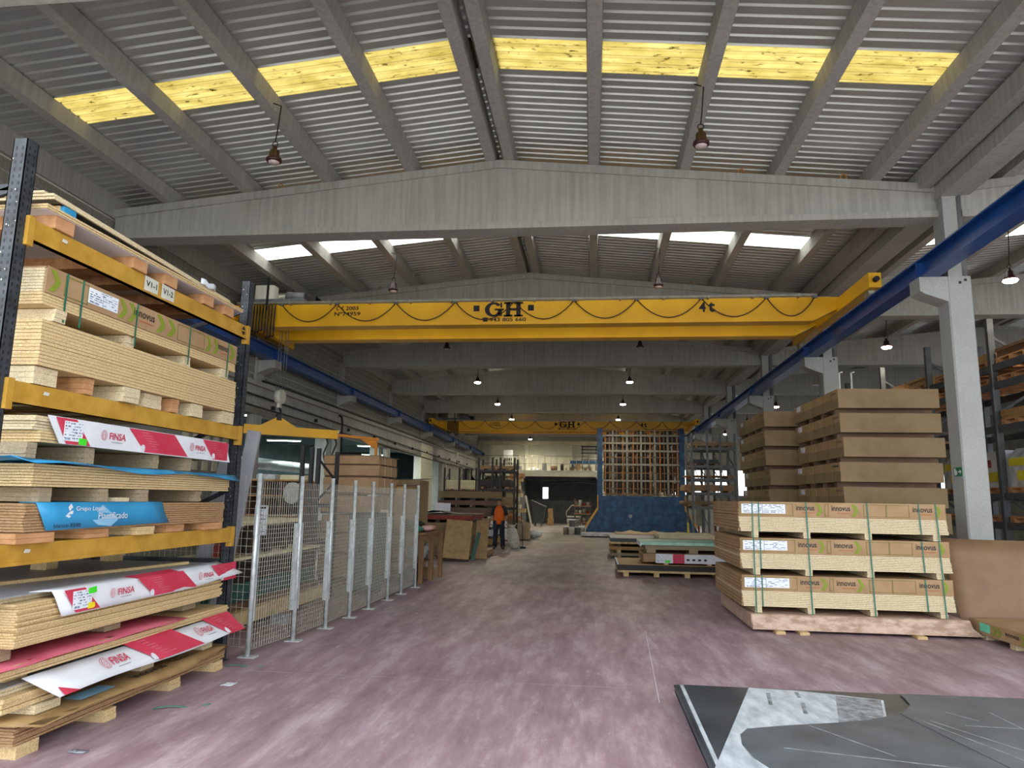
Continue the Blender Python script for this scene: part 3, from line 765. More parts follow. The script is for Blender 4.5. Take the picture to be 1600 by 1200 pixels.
# ------------------------------------------------------------------ left pallet rack
def left_rack():
    t = thing('pallet_rack', (-4.6, 5.7, 0), 'pallet rack with dark perforated uprights and ochre beams holding board stacks', 'rack')
    for x, y in ((-3.81, 4.1), (-3.81, 7.27), (-5.35, 4.1), (-5.35, 7.27)):
        top = 4.03
        g = G()
        g.box(x-.05, x+.05, y-.05, y-.044, 0, top); g.box(x+.044, x+.05, y-.05, y+.05, 0, top); g.box(x-.05, x-.044, y-.05, y+.05, 0, top)
        g.box(x+.02, x+.05, y+.044, y+.05, 0, top); g.box(x-.05, x-.02, y+.044, y+.05, 0, top)
        u = obj('upright', g, 'rack_dark', t)
        if x > -4:
            s = G(); z = .1
            while z < 3.98:
                for dx in (-.022, .022):
                    s.box(x+dx-.006, x+dx+.006, y-.0512, y-.0498, z, z+.022)
                    s.box(x+.0498, x+.0512, y+dx-.006, y+dx+.006, z+.01, z+.032)
                z += .05
            obj('slot_row', s, 'black', u, kind='stuff')
            s = G(); rnd = random.Random(int(y*10))
            for k in range(26):
                z = rnd.uniform(.6, 3.95); a = rnd.uniform(-.045, .04); q = rnd.uniform(.004, .009)
                s.box(x+a, x+a+q, y-.0515, y-.0502, z, z+q*1.3)
            obj('paint_chips', s, 'steel_white', u, kind='stuff')
        obj('foot_plate', B(x-.07, x+.07, y-.07, y+.07, 0, .008), 'rack_dark', u)
    for y in (4.1, 7.27):
        for a, b in ((.25, 1.0), (1.0, 1.75), (1.75, 2.5), (2.5, 3.25), (3.25, 3.7)):
            obj('brace', G().bar((-5.33, y, a), (-3.83, y, b), .03, .045), 'rack_dark', t); obj('brace', G().bar((-5.33, y, b), (-3.83, y, b), .03, .045), 'rack_dark', t)
    for x in (-3.79, -5.36):
        for zt in (3.50, 2.40, 1.345):
            xf = x+.05
            b = obj('beam', G().box(xf-.05, xf, 4.15, 7.22, zt-.14, zt).box(xf-.05, xf+.006, 4.15, 7.22, zt-.14, zt-.115), 'rack_yellow', t)
            for y0, y1 in ((4.13, 4.16), (7.20, 7.235)):
                obj('end_plate', B(xf-.055, xf+.008, y0-.012, y1+.012, zt-.19, zt+.012), 'rack_yellow', b)
            if x > -4 and zt > 3:
                for u, s in ((5.37, 'V1-1'), (5.61, 'V1-2')):
                    obj('tag', G().poly([(xf+.007, u, zt-.125), (xf+.007, u+.19, zt-.12), (xf+.007, u+.19, zt-.005), (xf+.007, u, zt)], .001, (1, 0, 0)), 'steel_white', b)
                    text('lettering', s, 'print_black', b, (xf+.0095, u+.02, zt-.085), XA, ZA, height=.05, width=.15, bold=.02)
                for v in ([(7.06, -.055), (7.14, -.055), (7.10, -.015)], [(7.06, -.075), (7.14, -.075), (7.10, -.115)]):
                    obj('arrow_mark', G().poly([(xf+.0075, a, zt+c) for a, c in v], .001, (1, 0, 0)), 'print_black', b)
            if x > -4: obj('worn_spot', G().poly([(xf+.0072, 4.42, zt-.06), (xf+.0072, 4.47, zt-.062), (xf+.0072, 4.48, zt-.04), (xf+.0072, 4.43, zt-.035)], .0008, (1, 0, 0)), 'steel_white', b)
left_rack()
GR = 'board stacks on the left rack'
X0, X1 = -5.75, -3.70
def on_rack():
    # --- top level
    t = thing('board_stack', (-4.7, 5.6, 3.5), 'topmost white-backed panels on wood blocks, ochre beam V1-1 below them', 'board stack', GR)
    for y, mt in ((4.42, 'pallet_wood'), (5.28, 'pallet_wood'), (5.72, 'pallet_wood'), (6.35, 'pallet_wood'), (6.75, 'pallet_wood')):
        obj('runner', B(X0, X1-.02, y-.09, y+.09, 3.505, 3.60), mt, t)
    obj('lower_panel', boards(X0, X1, 4.22, 7.0, 3.605, 3.640, 2, .004), 'chipboard', t)
    obj('backing', B(X0+.01, X1-.012, 4.23, 6.99, 3.6005, 3.6045), 'melamine_white', t)
    for y, h in ((4.50, .074), (5.55, .044), (6.55, .016)): obj('spacer', B(X0, X1-.09, y-.07, y+.05, 3.64, 3.64+h), 'chipboard', t)
    obj('blue_block', B(X1-.10, X1-.06, 4.44, 4.56, 3.64, 3.713), 'print_blue', t)
    # the upper panels slope down towards the far end
    zs = lambda y: 3.722-.029*(y-4.34)
    def slope(x1, y0, y1, a, b, mt, nm, x0=X0):
        g = G()._add([(x0, y0, zs(y0)+a), (x1, y0, zs(y0)+a), (x1, y1, zs(y1)+a), (x0, y1, zs(y1)+a), (x0, y0, zs(y0)+b), (x1, y0, zs(y0)+b), (x1, y1, zs(y1)+b), (x0, y1, zs(y1)+b)],
                     [(0, 3, 2, 1), (4, 5, 6, 7), (0, 1, 5, 4), (1, 2, 6, 5), (2, 3, 7, 6), (3, 0, 4, 7)]); obj(nm, g, mt, t)
    slope(X1-.075, 4.35, 6.84, 0, .004, 'melamine_dark', 'backing'); slope(X1-.06, 4.34, 6.85, .004, .022, 'chipboard_pale', 'upper_panel'); slope(X1-.063, 4.33, 6.83, .024, .042, 'chipboard_pale', 'upper_panel')
    slope(X1-.13, 4.32, 5.75, .044, .06, 'chipboard_pale', 'cover_board')
    g = G().sheet([[(X1-.12+.05*math.sin(i*2.1)*j/3, 5.6+i*.21, zs(5.6+i*.21)+.055+.02*math.sin(i*1.7)-.02*j) for j in range(4)] for i in range(6)], .004); obj('dark_film', g, 'board_black', t)
    g = G().sheet([[(X1-.04+.012*math.sin(i*3), 6.22+i*.07, 3.745-.028*j+.012*math.sin(i*2.3)) for j in range(3)] for i in range(5)], .003); obj('torn_label', g, 'paper_white', t)
    # --- second level: raw boards, then a strapped carton pack
    t = thing('board_stack', (-4.7, 5.6, 2.4), 'thick stack of raw chipboard on blocks below the strapped carton', 'board stack', GR)
    runners(t, (4.42, 5.30, 5.66, 6.30, 6.90), X0, X1, 2.405, 2.525, 'chipboard_pale', .2); runners(t, (4.85, 5.95), X0, X1-.02, 2.405, 2.525, 'pallet_wood', .1)
    obj('boards', boards(X0, X1, 4.30, 6.97, 2.53, 2.85, 13, .004), 'chipboard', t, kind='stuff')
    t = thing('board_pack', (-4.7, 5.6, 2.85), 'green-strapped carton pack with chevron print resting on raw chipboard in the rack', 'board pack', GR)
    runners(t, (4.44, 5.25, 6.07, 6.72), X0, X1, 2.852, 2.94, 'chipboard_pale', .11)
    obj('boards', boards(X0, X1, 4.27, 6.92, 2.945, 3.03, 4, .003), 'chipboard', t, kind='stuff')
    obj('boards', boards(X0, X1-.008, 4.27, 6.92, 3.03, 3.20, 8, .002), 'chipboard_pale', t, kind='stuff')
    w = obj('carton_strip', B(X1-.004, X1+.006, 4.28, 6.92, 3.03, 3.215).box(X0, X1+.004, 4.28, 6.92, 3.202, 3.212), 'cardboard', t)
    innovus_face(w, (X1+.006, 4.28, 3.03), XA, ZA, 2.64, .185, [('chev', .01, .05), ('box', .065, .155), ('label', .155, .28), ('chev', .285, .325), ('chev', .33, .37), ('text', .355, .46), ('chev', .47, .52), ('chev', .53, .58), ('box', .59, .76), ('chev', .77, .81), ('chev', .82, .86), ('text', .855, .93), ('chev', .935, .985)], 5)
    for y in (4.47, 4.63, 5.26, 6.04, 6.74): strap(t, [(X1+.0095, y, 2.86), (X1+.0095, y, 3.215), (X1-.3, y, 3.216)], .016, XA)
    # --- third level: three packs
    t = thing('board_pack', (-4.7, 5.6, 1.345), 'chipboard pack behind a printed blue banner on the lowest rack beam', 'board pack', GR)
    runners(t, (4.45, 5.11, 6.15, 6.75), X0, X1+.0, 1.348, 1.415, 'pallet_wood', .28); runners(t, (5.66,), X0, X1, 1.348, 1.415, 'chipboard', .22)
    obj('boards', boards(X0, X1, 4.35, 6.92, 1.42, 1.61, 10, .005), 'mdf_brown', t, kind='stuff')
    L = 1.42; pts = []
    for i in range(9):
        u = i/8; y = 4.43+u*L
        pts.append([(X1-.10, y-.02, 1.615), (X1+.006, y, 1.613), (X1+.018+.01*math.sin(u*5), y+.04, 1.53), (X1+.02, y+.10, 1.425+.015*u)])
    w = obj('blue_banner', G().sheet(pts, .004), 'print_blue', t)
    o = (X1+.022, 4.47, 1.43)
    obj('emblem', face_poly(o, XA, ZA, L, .18, [(.18, .68), (.20, .84), (.185, .98), (.168, .84)], .004), 'print_white', w)
    obj('emblem', face_poly(o, XA, ZA, L, .18, [(.155, .50), (.18, .66), (.205, .72), (.205, .56), (.18, .42)], .004), 'print_white', w)
    obj('pale_print', face_poly(o, XA, ZA, L, .18, [(.34, .36), (.42, .92), (.56, .30), (.50, .02), (.40, .1)], .003), 'print_paleblue', w)
    text('lettering', 'Grupo Losán', 'print_white', w, Vector(o)+Vector((.010, .22*L, .115)), XA, ZA, height=.042, width=.30, bold=.008)
    text('lettering', 'Plastificado', 'print_white', w, Vector(o)+Vector((.010, .39*L, .06)), XA, ZA, height=.05, width=.34, bold=.004)
    text('lettering', 'blanco 8500', 'print_black', w, Vector(o)+Vector((.010, .08*L, .012)), XA, ZA, height=.026, width=.26, bold=.0)
    t = thing('board_pack', (-4.7, 5.6, 1.61), 'chipboard pack with a blue sheet curling over its top edge', 'board pack', GR)
    runners(t, (4.55, 5.10, 5.58, 6.48), X0, X1, 1.618, 1.715, 'chipboard_grey', .13); obj('offcut', B(-4.1, X1-.01, 5.25, 5.42, 1.618, 1.65), 'chipboard_pale', t)
    obj('boards', boards(X0, X1, 4.38, 6.98, 1.72, 1.875, 8, .005), 'chipboard', t, kind='stuff')
    pts = []
    for i in range(13):
        u = i/12; y = 4.2+u*2.72; k = .05*math.sin(u*9)
        pts.append([(X1-.35, y, 1.885), (X1-.02, y, 1.888+.03*max(0, .15-u)*6), (X1+.05+k*.3, y+.06, 1.885-.02*u+.015*math.sin(u*14)), (X1+.085+k*.4, y+.1, 1.872-.03*u+.02*math.sin(u*11))])
    obj('blue_sheet', G().sheet(pts, .004), 'print_blue', t)
    t = thing('board_pack', (-4.7, 5.6, 1.88), 'board pack with a flat red and white banner under the middle rack beam', 'board pack', GR)
    runners(t, (4.40, 4.92, 5.75, 6.25), X0, X1-.03, 1.897, 2.015, 'chipboard_grey', .1)
    obj('boards', boards(X0, X1-.02, 4.42, 6.86, 2.02, 2.10, 4, .01), 'chipboard', t, kind='stuff'); obj('boards', boards(X0, X1-.03, 4.36, 6.84, 2.10, 2.20, 5, .02), 'chipboard_pale', t, kind='stuff')
    w = obj('banner', G().poly([(X1+.012, 4.43, 2.205), (X1+.016, 4.56, 2.02), (X1+.02, 6.92, 2.01), (X1+.012, 6.83, 2.205)], .003, (1, 0, 0)), 'print_white', t)
    finsa_face(w, (X1+.02, 4.50, 2.022), XA, ZA, 2.36, .178, True, 1, 3)
    # --- floor level: four low stacks
    t = thing('board_stack', (-4.7, 5.6, 0), 'floor-level chipboard stack with a kraft sheet and pale blue label on top', 'board stack', GR)
    runners(t, (4.55, 5.30, 6.2, 6.9), X0, X1+.10, .0, .085, 'chipboard', .16)
    obj('boards', boards(X0, X1+.06, 4.42, 7.05, .09, .215, 7, .008), 'mdf_brown', t, kind='stuff')
    pts = []
    for i in range(11):
        u = i/10; y = 4.36+u*2.6; s = .07 if u < .75 else .02
        pts.append([(X1-.45, y, .222), (X1+.0, y, .224), (X1+.10, y+.02, .222-.01*math.sin(u*6)), (X1+.10+s, y+.06+.1*(u < .12), .185+.02*math.sin(u*7))])
    w = obj('kraft_sheet', G().sheet(pts, .003), 'wrap_brown', t)
    obj('blue_label', G().poly([(X1-.06, 4.98, .2275), (X1+.08, 4.98, .2275), (X1+.08, 5.36, .2275), (X1-.06, 5.36, .2275)], .001, (0, 0, 1)), 'print_paleblue', w)
    text('lettering', 'innovus', 'print_black', w, (X1+.085, 5.62, .2285), XA, (-1, 0, 0), width=.42, bold=.02); text('lettering', 'innovus', 'print_black', w, (X1+.085, 6.2, .2285), XA, (-1, 0, 0), width=.42, bold=.02)
    t = thing('board_stack', (-4.7, 5.6, .22), 'low chipboard stack under a drooping red and white banner without stickers', 'board stack', GR)
    runners(t, (4.72, 5.9, 6.75), X0, X1+.02, .229, .285, 'chipboard_pale', .2)
    obj('boards', boards(X0, X1, 4.36, 7.0, .29, .385, 3, .01), 'chipboard', t, kind='stuff'); obj('boards', boards(X0, X1-.04, 4.30, 7.0, .385, .43, 2, .03), 'chipboard_pale', t, kind='stuff')
    obj('top_panel', B(X0, X1-.05, 4.33, 7.0, .431, .437), 'melamine_grey', t)
    a, b, c, d = Vector((X1-.02, 4.52, .475)), Vector((X1+.16, 4.66, .33)), Vector((X1+.19, 7.2, .345)), Vector((X1-.0, 7.02, .49))
    pts = [[a.lerp(d, u)*(1-v)+b.lerp(c, u)*v+Vector((0, 0, .012*math.sin(u*8)*v)) for v in (0, .33, .66, 1)] for u in [i/10 for i in range(11)]]
    w = obj('banner', G().sheet(pts, .003), 'print_white', t)
    yd = (a-b).normalized()
    finsa_face(w, b+Vector((.012, .03, .006)), (c-b), yd-(c-b).normalized()*yd.dot((c-b).normalized()), 2.46, (a-b).length*.94, False, 0, 4)
    t = thing('board_stack', (-4.7, 5.6, .43), 'thin chipboard stack with a torn pink sheet between two red and white banners', 'board stack', GR)
    runners(t, (4.62, 6.0, 6.9), X0, X1-.12, .44, .495, 'chipboard', .2)
    obj('boards', boards(X0, X1+.0, 4.30, 7.17, .50, .575, 4, .012), 'chipboard', t, kind='stuff')
    pts = [[(X1-.5+j*.18, 4.2+i*.27, .583+.006*math.sin(i*2+j)-(.012 if j == 3 else 0)) for j in range(4)] for i in range(9)]
    obj('torn_sheet', G().sheet(pts, .003), 'print_pink', t)
    t = thing('board_stack', (-4.7, 5.6, .58), 'ragged chipboard stack wearing a red and white banner with a yellow sticker', 'board stack', GR)
    runners(t, (4.40,), X0, X1-.08, .59, .675, 'chipboard_grey', .2); runners(t, (5.6, 6.7), X0, X1-.15, .59, .675, 'chipboard_grey', .2)
    g = G(); rnd = random.Random(9)
    for i in range(17):
        z = .68+i*.0165; a = rnd.uniform(-.02, .012); g.box(X0, X1+a, 4.40+rnd.uniform(-.012, .02), 7.0+rnd.uniform(-.02, .02), z, z+.0145)
    obj('boards', g, 'chipboard', t, kind='stuff')
    obj('boards', boards(X0, X1-.10, 4.32, 6.9, .96, 1.0, 2, .03), 'chipboard_pale', t, kind='stuff')
    obj('top_panel', B(X0, X1-.06, 4.2, 6.95, 1.001, 1.008), 'melamine_grey', t)
    obj('batten', G().bar((-4.3, 4.8, 1.022), (-3.95, 6.75, 1.022), .06, .024), 'chipboard', t)
    for y in (5.9, 6.8): obj('block', B(-4.9, -4.75, y, y+.14, 1.009, 1.11), 'chipboard', t)
    # banner folds over the top edge and flares out at its far end
    def bp_(u, v):
        y = 4.66+u*2.42; top = Vector((X1-.10, y-.07+.05*u, 1.012)); edge = Vector((X1+.02, y, 1.012-.05*u)); low = Vector((X1+.045+.10*max(0, u-.75), y+.08+.42*max(0, u-.85)*2, .835+.055*max(0, u-.7)*3))
        if v < .35: return top.lerp(edge, v/.35)
        return edge.lerp(low, (v-.35)/.65)+Vector((.006*math.sin(u*13), 0, 0))
    w = obj('banner', G().sheet([[bp_(i/16, j/6) for j in range(7)] for i in range(17)], .003), 'print_white', t)
    finsa_face(w, (X1+.052, 4.74, .842), (-.004, 1, -.001), (-.06, 0, 1), 2.45, .165, True, 2, 6)
    obj('red_print', G().poly([(X1-.08, 5.55, 1.0155), (X1+.015, 5.6, .999), (X1+.015, 6.25, .986), (X1-.08, 6.2, 1.0155)], .001, (.2, 0, 1)), 'print_red', w)
on_rack()
# odds and ends lying in front of the rack
for (x, y, a, L, lb) in ((-3.45, 5.60, .5, .42, 'loose teal strap end on the floor beside the chipboard runner'), (-3.62, 7.05, .2, .36, 'loose teal strap end on the floor at the rack foot')):
    g = G(); d = Vector((math.cos(a), math.sin(a), 0)); p = Vector((x, y, .006))
    pts = [[p+d*(L*i/6)+Vector((-d.y, d.x, 0))*(.02*(j-.5))+Vector((0, 0, .012*math.sin(i*1.1))) for j in (0, 1)] for i in range(7)]
    obj('strap_end', G().sheet(pts, .003), 'strap_teal', label=lb, cat='strap')
obj('paper_scrap', G().sheet([[(-3.30+.035*j, 6.35+.03*i, .004+.004*((i+j) % 2)) for j in range(4)] for i in range(5)], .002), 'print_white', label='crumpled pale scrap on the floor beside the rack', cat='scrap')
obj('paper_scrap', G().sheet([[(-3.42+.04*j, 4.62+.03*i, .004+.003*((i+j) % 2)) for j in range(4)] for i in range(3)], .002), 'rag_grey', label='grey scrap on the floor by the lowest chipboard runner', cat='scrap')

# ------------------------------------------------------------------ wire mesh fence
def fence():
    P = [(-3.61, 7.48), (-3.50, 8.38), (-3.43, 9.23), (-3.41, 10.09), (-3.39, 10.9), (-3.38, 11.88), (-3.36, 12.66), (-3.35, 13.65)]
    t = thing('mesh_fence', (-3.45, 10.5, 0), 'galvanised wire mesh fence of eight posts beside the aisle', 'fence')
    for i, (x, y) in enumerate(P):
        p = obj('post', G().tube([(x, y, .01), (x, y, 1.92)], .026, 10), 'galvanised', t)
        obj('foot_plate', B(x-.08, x+.10, y-.06, y+.06, 0, .012), 'galvanised', p)
    for i in range(7):
        a = Vector((*P[i], 0)); b = Vector((*P[i+1], 0)); d = (b-a).normalized(); L = (b-a).length
        n = Vector((-d.y, d.x, 0))
        g = G()
        k = int(L/.046)
        for j in range(1, k):
            q = a+d*(L*j/k)+n*.02; g.bar(q+Vector((0, 0, .06)), q+Vector((0, 0, 1.84)), .0055, .0055)
        z = .06
        while z < 1.85:
            g.bar(a+n*.024+Vector((0, 0, z)), b+n*.024+Vector((0, 0, z)), .0048, .0048); z += .05 if z < 1.33 else .1
        obj('wire_mesh', g, 'wire', t, kind='stuff')
        for s, e in ((a, d), (b, -d)):
            q = s+e*.045+n*.012; obj('edge_channel', G().bar(q+Vector((0, 0, .36)), q+Vector((0, 0, 1.36)), .06, .025, d), 'galvanised', t)
    # return panel running back towards the rack
    a = Vector((-3.64, 7.47, 0)); b = Vector((-5.3, 7.75, 0)); d = (b-a).normalized(); L = (b-a).length
    g = G(); k = int(L/.07)
    for j in range(1, k+1):
        q = a+d*(L*j/k); g.bar(q+Vector((0, 0, .1)), q+Vector((0, 0, 1.9)), .004, .004)
    z = .1
    while z < 1.9: g.bar(a+Vector((0, 0, z)), b+Vector((0, 0, z)), .004, .004); z += .08
    obj('wire_mesh', g, 'wire', t, kind='stuff')
    obj('post', G().tube([(*b.xy, .01), (*b.xy, 1.92)], .021, 10), 'galvanised', t)
fence()
# ------------------------------------------------------------------ bridge cranes
def slab_H(o, X, Z, w, h, d=.002):
    o = Vector(o); n = Vector(X).cross(Vector(Z)); g = G()
    def q(a, b, c, e): g.poly([o+Vector(X)*(u*w)+Vector(Z)*(v*h) for u, v in ((a, c), (b, c), (b, e), (a, e))], d, n)
    q(.12, .34, 0, 1); q(.66, .88, 0, 1); q(.3, .7, .42, .58); q(0, .46, 0, .13); q(.54, 1, 0, .13); q(0, .46, .87, 1); q(.54, 1, .87, 1); return g
def slab_G(o, X, Z, w, h, d=.002):
    o = Vector(o); X = Vector(X); Z = Vector(Z); n = X.cross(Z); g = G()
    N = 16; a0, a1 = math.radians(38), math.radians(330)
    for k in range(N):
        p, q = a0+(a1-a0)*k/N, a0+(a1-a0)*(k+1)/N; pts = []
        for t, kk in ((p, 1), (q, 1), (q, 0), (p, 0)):
            rx, rz = (.5, .5) if kk else (.24, .36)
            pts.append(o+X*(w*(.5+rx*math.cos(t)))+Z*(h*(.5+rz*math.sin(t))))
        g.poly(pts, d, n)
    def r(a, b, c, e): g.poly([o+X*(u*w)+Z*(v*h) for u, v in ((a, c), (b, c), (b, e), (a, e))], d, n)
    r(.55, 1.06, .44, .56); r(.72, .95, .06, .5); r(.86, .96, .62, .98); return g
def crane(y, label, dx, group, extra=False):
    """double-girder bridge crane; y is the front face of the front girder"""
    zb = 5.45+dz(y)+.03; zt = zb+.50; xl, xr = -8.2, 5.14
    t = thing('bridge_crane', (XC, y+.8, zrail(y)), label, 'crane', group)
    for i, yy in enumerate((y, y+1.36)):
        g = G().prism([(xl, zt-.12), (xl+.55, zb), (xr-.55, zb), (xr-.05, zb+.26), (xr-.05, zt), (xl, zt)], lambda u, v, s: (u, s, v), yy, yy+.30)
        gd = obj('girder', g, 'crane_yellow', t)
        obj('bottom_plate', B(xl+.6, xr-.6, yy-.03, yy+.33, zb-.015, zb), 'crane_yellow', gd)
        obj('trolley_track', B(xl+.1, xr-.15, yy+.12, yy+.18, zt, zt+.05), 'steel_rail', gd)
        if i == 0:
            X, Z = Vector((1, 0, 0)), Vector((0, 0, 1)); yf = yy-.0035
            # lettering on the front girder: the normal faces -Y
            obj('lettering', slab_G((-2.33+dx, yf, zb+.16), X, Z, .40, .33), 'print_black', gd)
            obj('lettering', slab_H((-1.91+dx, yf, zb+.16), X, Z, .42, .33), 'print_black', gd)
            for xx in (-2.58, -1.38): obj('square_mark', B(xx+dx, xx+.13+dx, yf-.002, yf+.001, zb+.29, zb+.42), 'print_black', gd)
            text('lettering', '943 805 660', 'print_black', gd, (-2.22+dx, yf-.002, zb+.055), X, Z, height=.085, width=.80, bold=.02)
            # telephone sign in front of the number
            obj('phone_mark', G().prism([(-2.37, .055), (-2.26, .055), (-2.275, .10), (-2.29, .115), (-2.25, .115), (-2.25, .14), (-2.315, .15), (-2.38, .14), (-2.38, .115), (-2.34, .115), (-2.355, .10)], lambda u, v, s: (u+dx, s, zb+v), yf-.002, yf+.001), 'print_black', gd)
            for k, s in ((0, 1), (.10, 0)):    # CE mark from two arcs
                g = G(); c = Vector((-5.66+k*1.15+dx*.5, yf-.001, zb+.40)); r = .045
                for j in range(8):
                    p, q = math.radians(60+30*j), math.radians(90+30*j)
                    if j < 8: g.poly([c+Vector((rr*math.cos(tt), 0, rr*math.sin(tt))) for rr, tt in ((r, p), (r, q), (r*.62, q), (r*.62, p))], .001, (0, -1, 0))
                if not s: g.poly([c+Vector((-.035, 0, -.008)), c+Vector((.01, 0, -.008)), c+Vector((.01, 0, .008)), c+Vector((-.035, 0, .008))], .001, (0, -1, 0))
                obj('ce_mark', g, 'print_black', gd)
            text('lettering', '2003', 'print_black', gd, (-5.48+dx*.5, yf-.002, zb+.355), X, Z, height=.09, width=.29, bold=.02)
            text('lettering', 'Nº74959', 'print_black', gd, (-5.74+dx*.5, yf-.002, zb+.225), X, Z, height=.09, width=.60, bold=.02)
            text('lettering', '4', 'print_black', gd, (2.26+dx*.4, yf-.002, zb+.21), X, Z, height=.22, width=.14, bold=.03)
            text('lettering', 't', 'print_black', gd, (2.45+dx*.4, yf-.002, zb+.21), X, Z, height=.22, width=.14, bold=.03)
    # end carriages with wheels
    for x in (-8.21, 5.16):
        c = obj('end_carriage', B(x-.11, x+.11, y-1.75, y+3.3, zt-.33, zt-.05), 'crane_yellow', t)
        for yy in (y-1.45, y+3.0): obj('wheel', G().tube([(x-.06, yy, zrail(yy)+.17), (x+.06, yy, zrail(yy)+.17)], .12, 14), 'steel_rail', c)
        for yy in (y-1.85, y+3.3): obj('buffer', G().tube([(x, yy, zt-.19), (x, yy+.1, zt-.19)], .05, 10), 'black', c)
    # festoon cable on its track
    tk = obj('festoon_track', B(xl+.2, xr-.5, y-.12, y-.07, zt+.0, zt+.045), 'steel_rail', t)
    for k in range(14): obj('track_bracket', B(-7.7+k*.92, -7.66+k*.92, y-.13, y+.02, zt-.02, zt+.06), 'steel_rail', tk)
    hx = [-6.95, -5.66, -4.31, -2.98, -1.67, -.38, .95, 2.30, 3.63, 4.60]
    for a, b in zip(hx, hx[1:]):
        pts = [(a+(b-a)*i/14, y-.09, zt-.02-.40*(1-(2*i/14-1)**2)) for i in range(15)]
        obj('festoon_cable', G().tube(pts, .012, 5), 'cable', tk)
    for a in hx: obj('cable_carrier', B(a-.05, a+.05, y-.11, y-.07, zt-.04, zt+.01), 'rack_grey', tk)
    rnd = random.Random(4)
    for k in range(9):
        a = -7.66+k*.07; L = rnd.uniform(.58, .78)
        pts = [(a+.035*math.sin(math.pi*i/12*2)*.7+.03*(1 if i > 6 else -1)*math.sin(math.pi*min(i, 12-i)/6*.5), y-.1-.02*math.sin(i), zt-.03-L*math.sin(math.pi*i/12)) for i in range(13)]
        obj('cable_loop', G().tube(pts, .017, 6), 'black', tk)
    # trolley with hoist drum on top of both girders
    tr = thing_part = obj('trolley', G().box(-8.0, -6.5, y+.08, y+.22, zt+.05, zt+.17).box(-8.0, -6.5, y+1.44, y+1.58, zt+.05, zt+.17).box(-7.9, -7.75, y+.1, y+1.55, zt+.08, zt+.2).box(-6.75, -6.6, y+.1, y+1.55, zt+.08, zt+.2), 'rack_grey', t)
    obj('hoist_drum', G().tube([(-8.35, y+.8, zt+.36), (-7.0, y+.8, zt+.36)], .16, 16), 'steel_rail', tr)
    obj('control_box', B(-7.72, -7.28, y+.15, y+.40, zt+.17, zt+.52), 'steel_white', tr)
    obj('motor', G().tube([(-7.1, y+.5, zt+.33), (-6.65, y+.5, zt+.30)], .13, 12), 'rack_grey', tr)
    obj('gearbox', B(-6.6, -6.35, y+.35, y+.75, zt+.05, zt+.3), 'black', tr)
    obj('stop_bar', B(-7.30, -7.26, y-.16, y-.12, zt-.15, zt+.62), 'black', tr)
    for xx in (-7.43, -7.37, -7.28, -7.22): obj('hoist_rope', G().tube([(xx, y+.95, zt+.3), (xx, y+.95, 4.12)], .008, 5), 'rack_grey', tr)
    # hook block
    hb = obj('hook_block', G().tube([(-7.40, y+.95, 3.98), (-7.25, y+.95, 3.98)], .17, 16).box(-7.36, -7.29, y+.90, y+1.0, 3.72, 4.0), 'steel_white', t)
    pts = [(-7.325, y+.95+.10*math.sin(a), 3.62+.10*math.cos(a)) for a in [math.radians(d) for d in range(-10, 250, 20)]]
    obj('hook', G().tube([(-7.325, y+.95, 3.76)]+pts, .025, 8), 'black', hb)
    return t
crane(14.94, 'yellow double-girder bridge crane carrying the long lifting beam', 0, 'bridge cranes of the hall')
crane(37.3, 'yellow bridge crane standing behind the tall blue frame machine', .62, 'bridge cranes of the hall')
def lifting_beam():
    d = Vector((1.57, 1.38, 0)).normalized(); c = Vector((-7.32, 15.89, 3.30)); n = Vector((-d.y, d.x, 0))
    t = thing('lifting_beam', (c.x, c.y, 3.1), 'yellow lifting beam with peaked lug hanging from the crane hook', 'lifting beam')
    fn = lambda u, v, s: c+d*u+n*s+Vector((0, 0, v))
    obj('beam', G().prism([(-1.5, -.02), (-.42, -.02), (0, .22), (.42, -.02), (1.45, -.02), (1.45, -.20), (-1.5, -.20)], fn, -.05, .05), 'crane_yellow', t)
    obj('bottom_flange', G().prism([(-1.5, -.20), (1.45, -.20), (1.45, -.235), (-1.5, -.235)], fn, -.10, .10), 'crane_yellow', t)
    obj('top_lug', G().prism([(-.06, .12), (.06, .12), (.05, .27), (-.05, .27)], fn, -.06, .06), 'black', t)
    # slim arm with a gusset and a long prong
    a = fn(1.4, -.13, 0); b = fn(2.55, -.17, 0)
    arm = obj('arm', G().bar(a, b, .07, .06), 'hoist_orange', t)
    obj('gusset', G().prism([(2.05, -.18), (2.52, -.18), (2.52, -.45), (2.42, -.40)], fn, -.012, .012), 'hoist_orange', arm)
    obj('prong', G().bar(fn(2.5, -.14, 0), fn(2.5, -.98, 0), .06, .06), 'hoist_orange', arm)
    for u in (1.18, 1.40):
        s = obj('chain_sling', G().tube([fn(u, -.2, .0), fn(u+.05, -.35, .0), fn(u-.04, -.6, .02), fn(u+.02, -.88, 0)], .022, 7), 'black', t)
        obj('sling_hook', G().tube([fn(u+.02, -.86, 0), fn(u+.06, -.92, 0), fn(u+.02, -.97, 0), fn(u-.03, -.94, 0)], .02, 7), 'rust_orange', s)
    obj('end_shackle', G().tube([fn(1.45, -.1, .06), fn(1.5, -.02, .02), fn(1.5, -.02, -.02), fn(1.45, -.1, -.06)], .02, 7), 'board_cream', t)
lifting_beam()

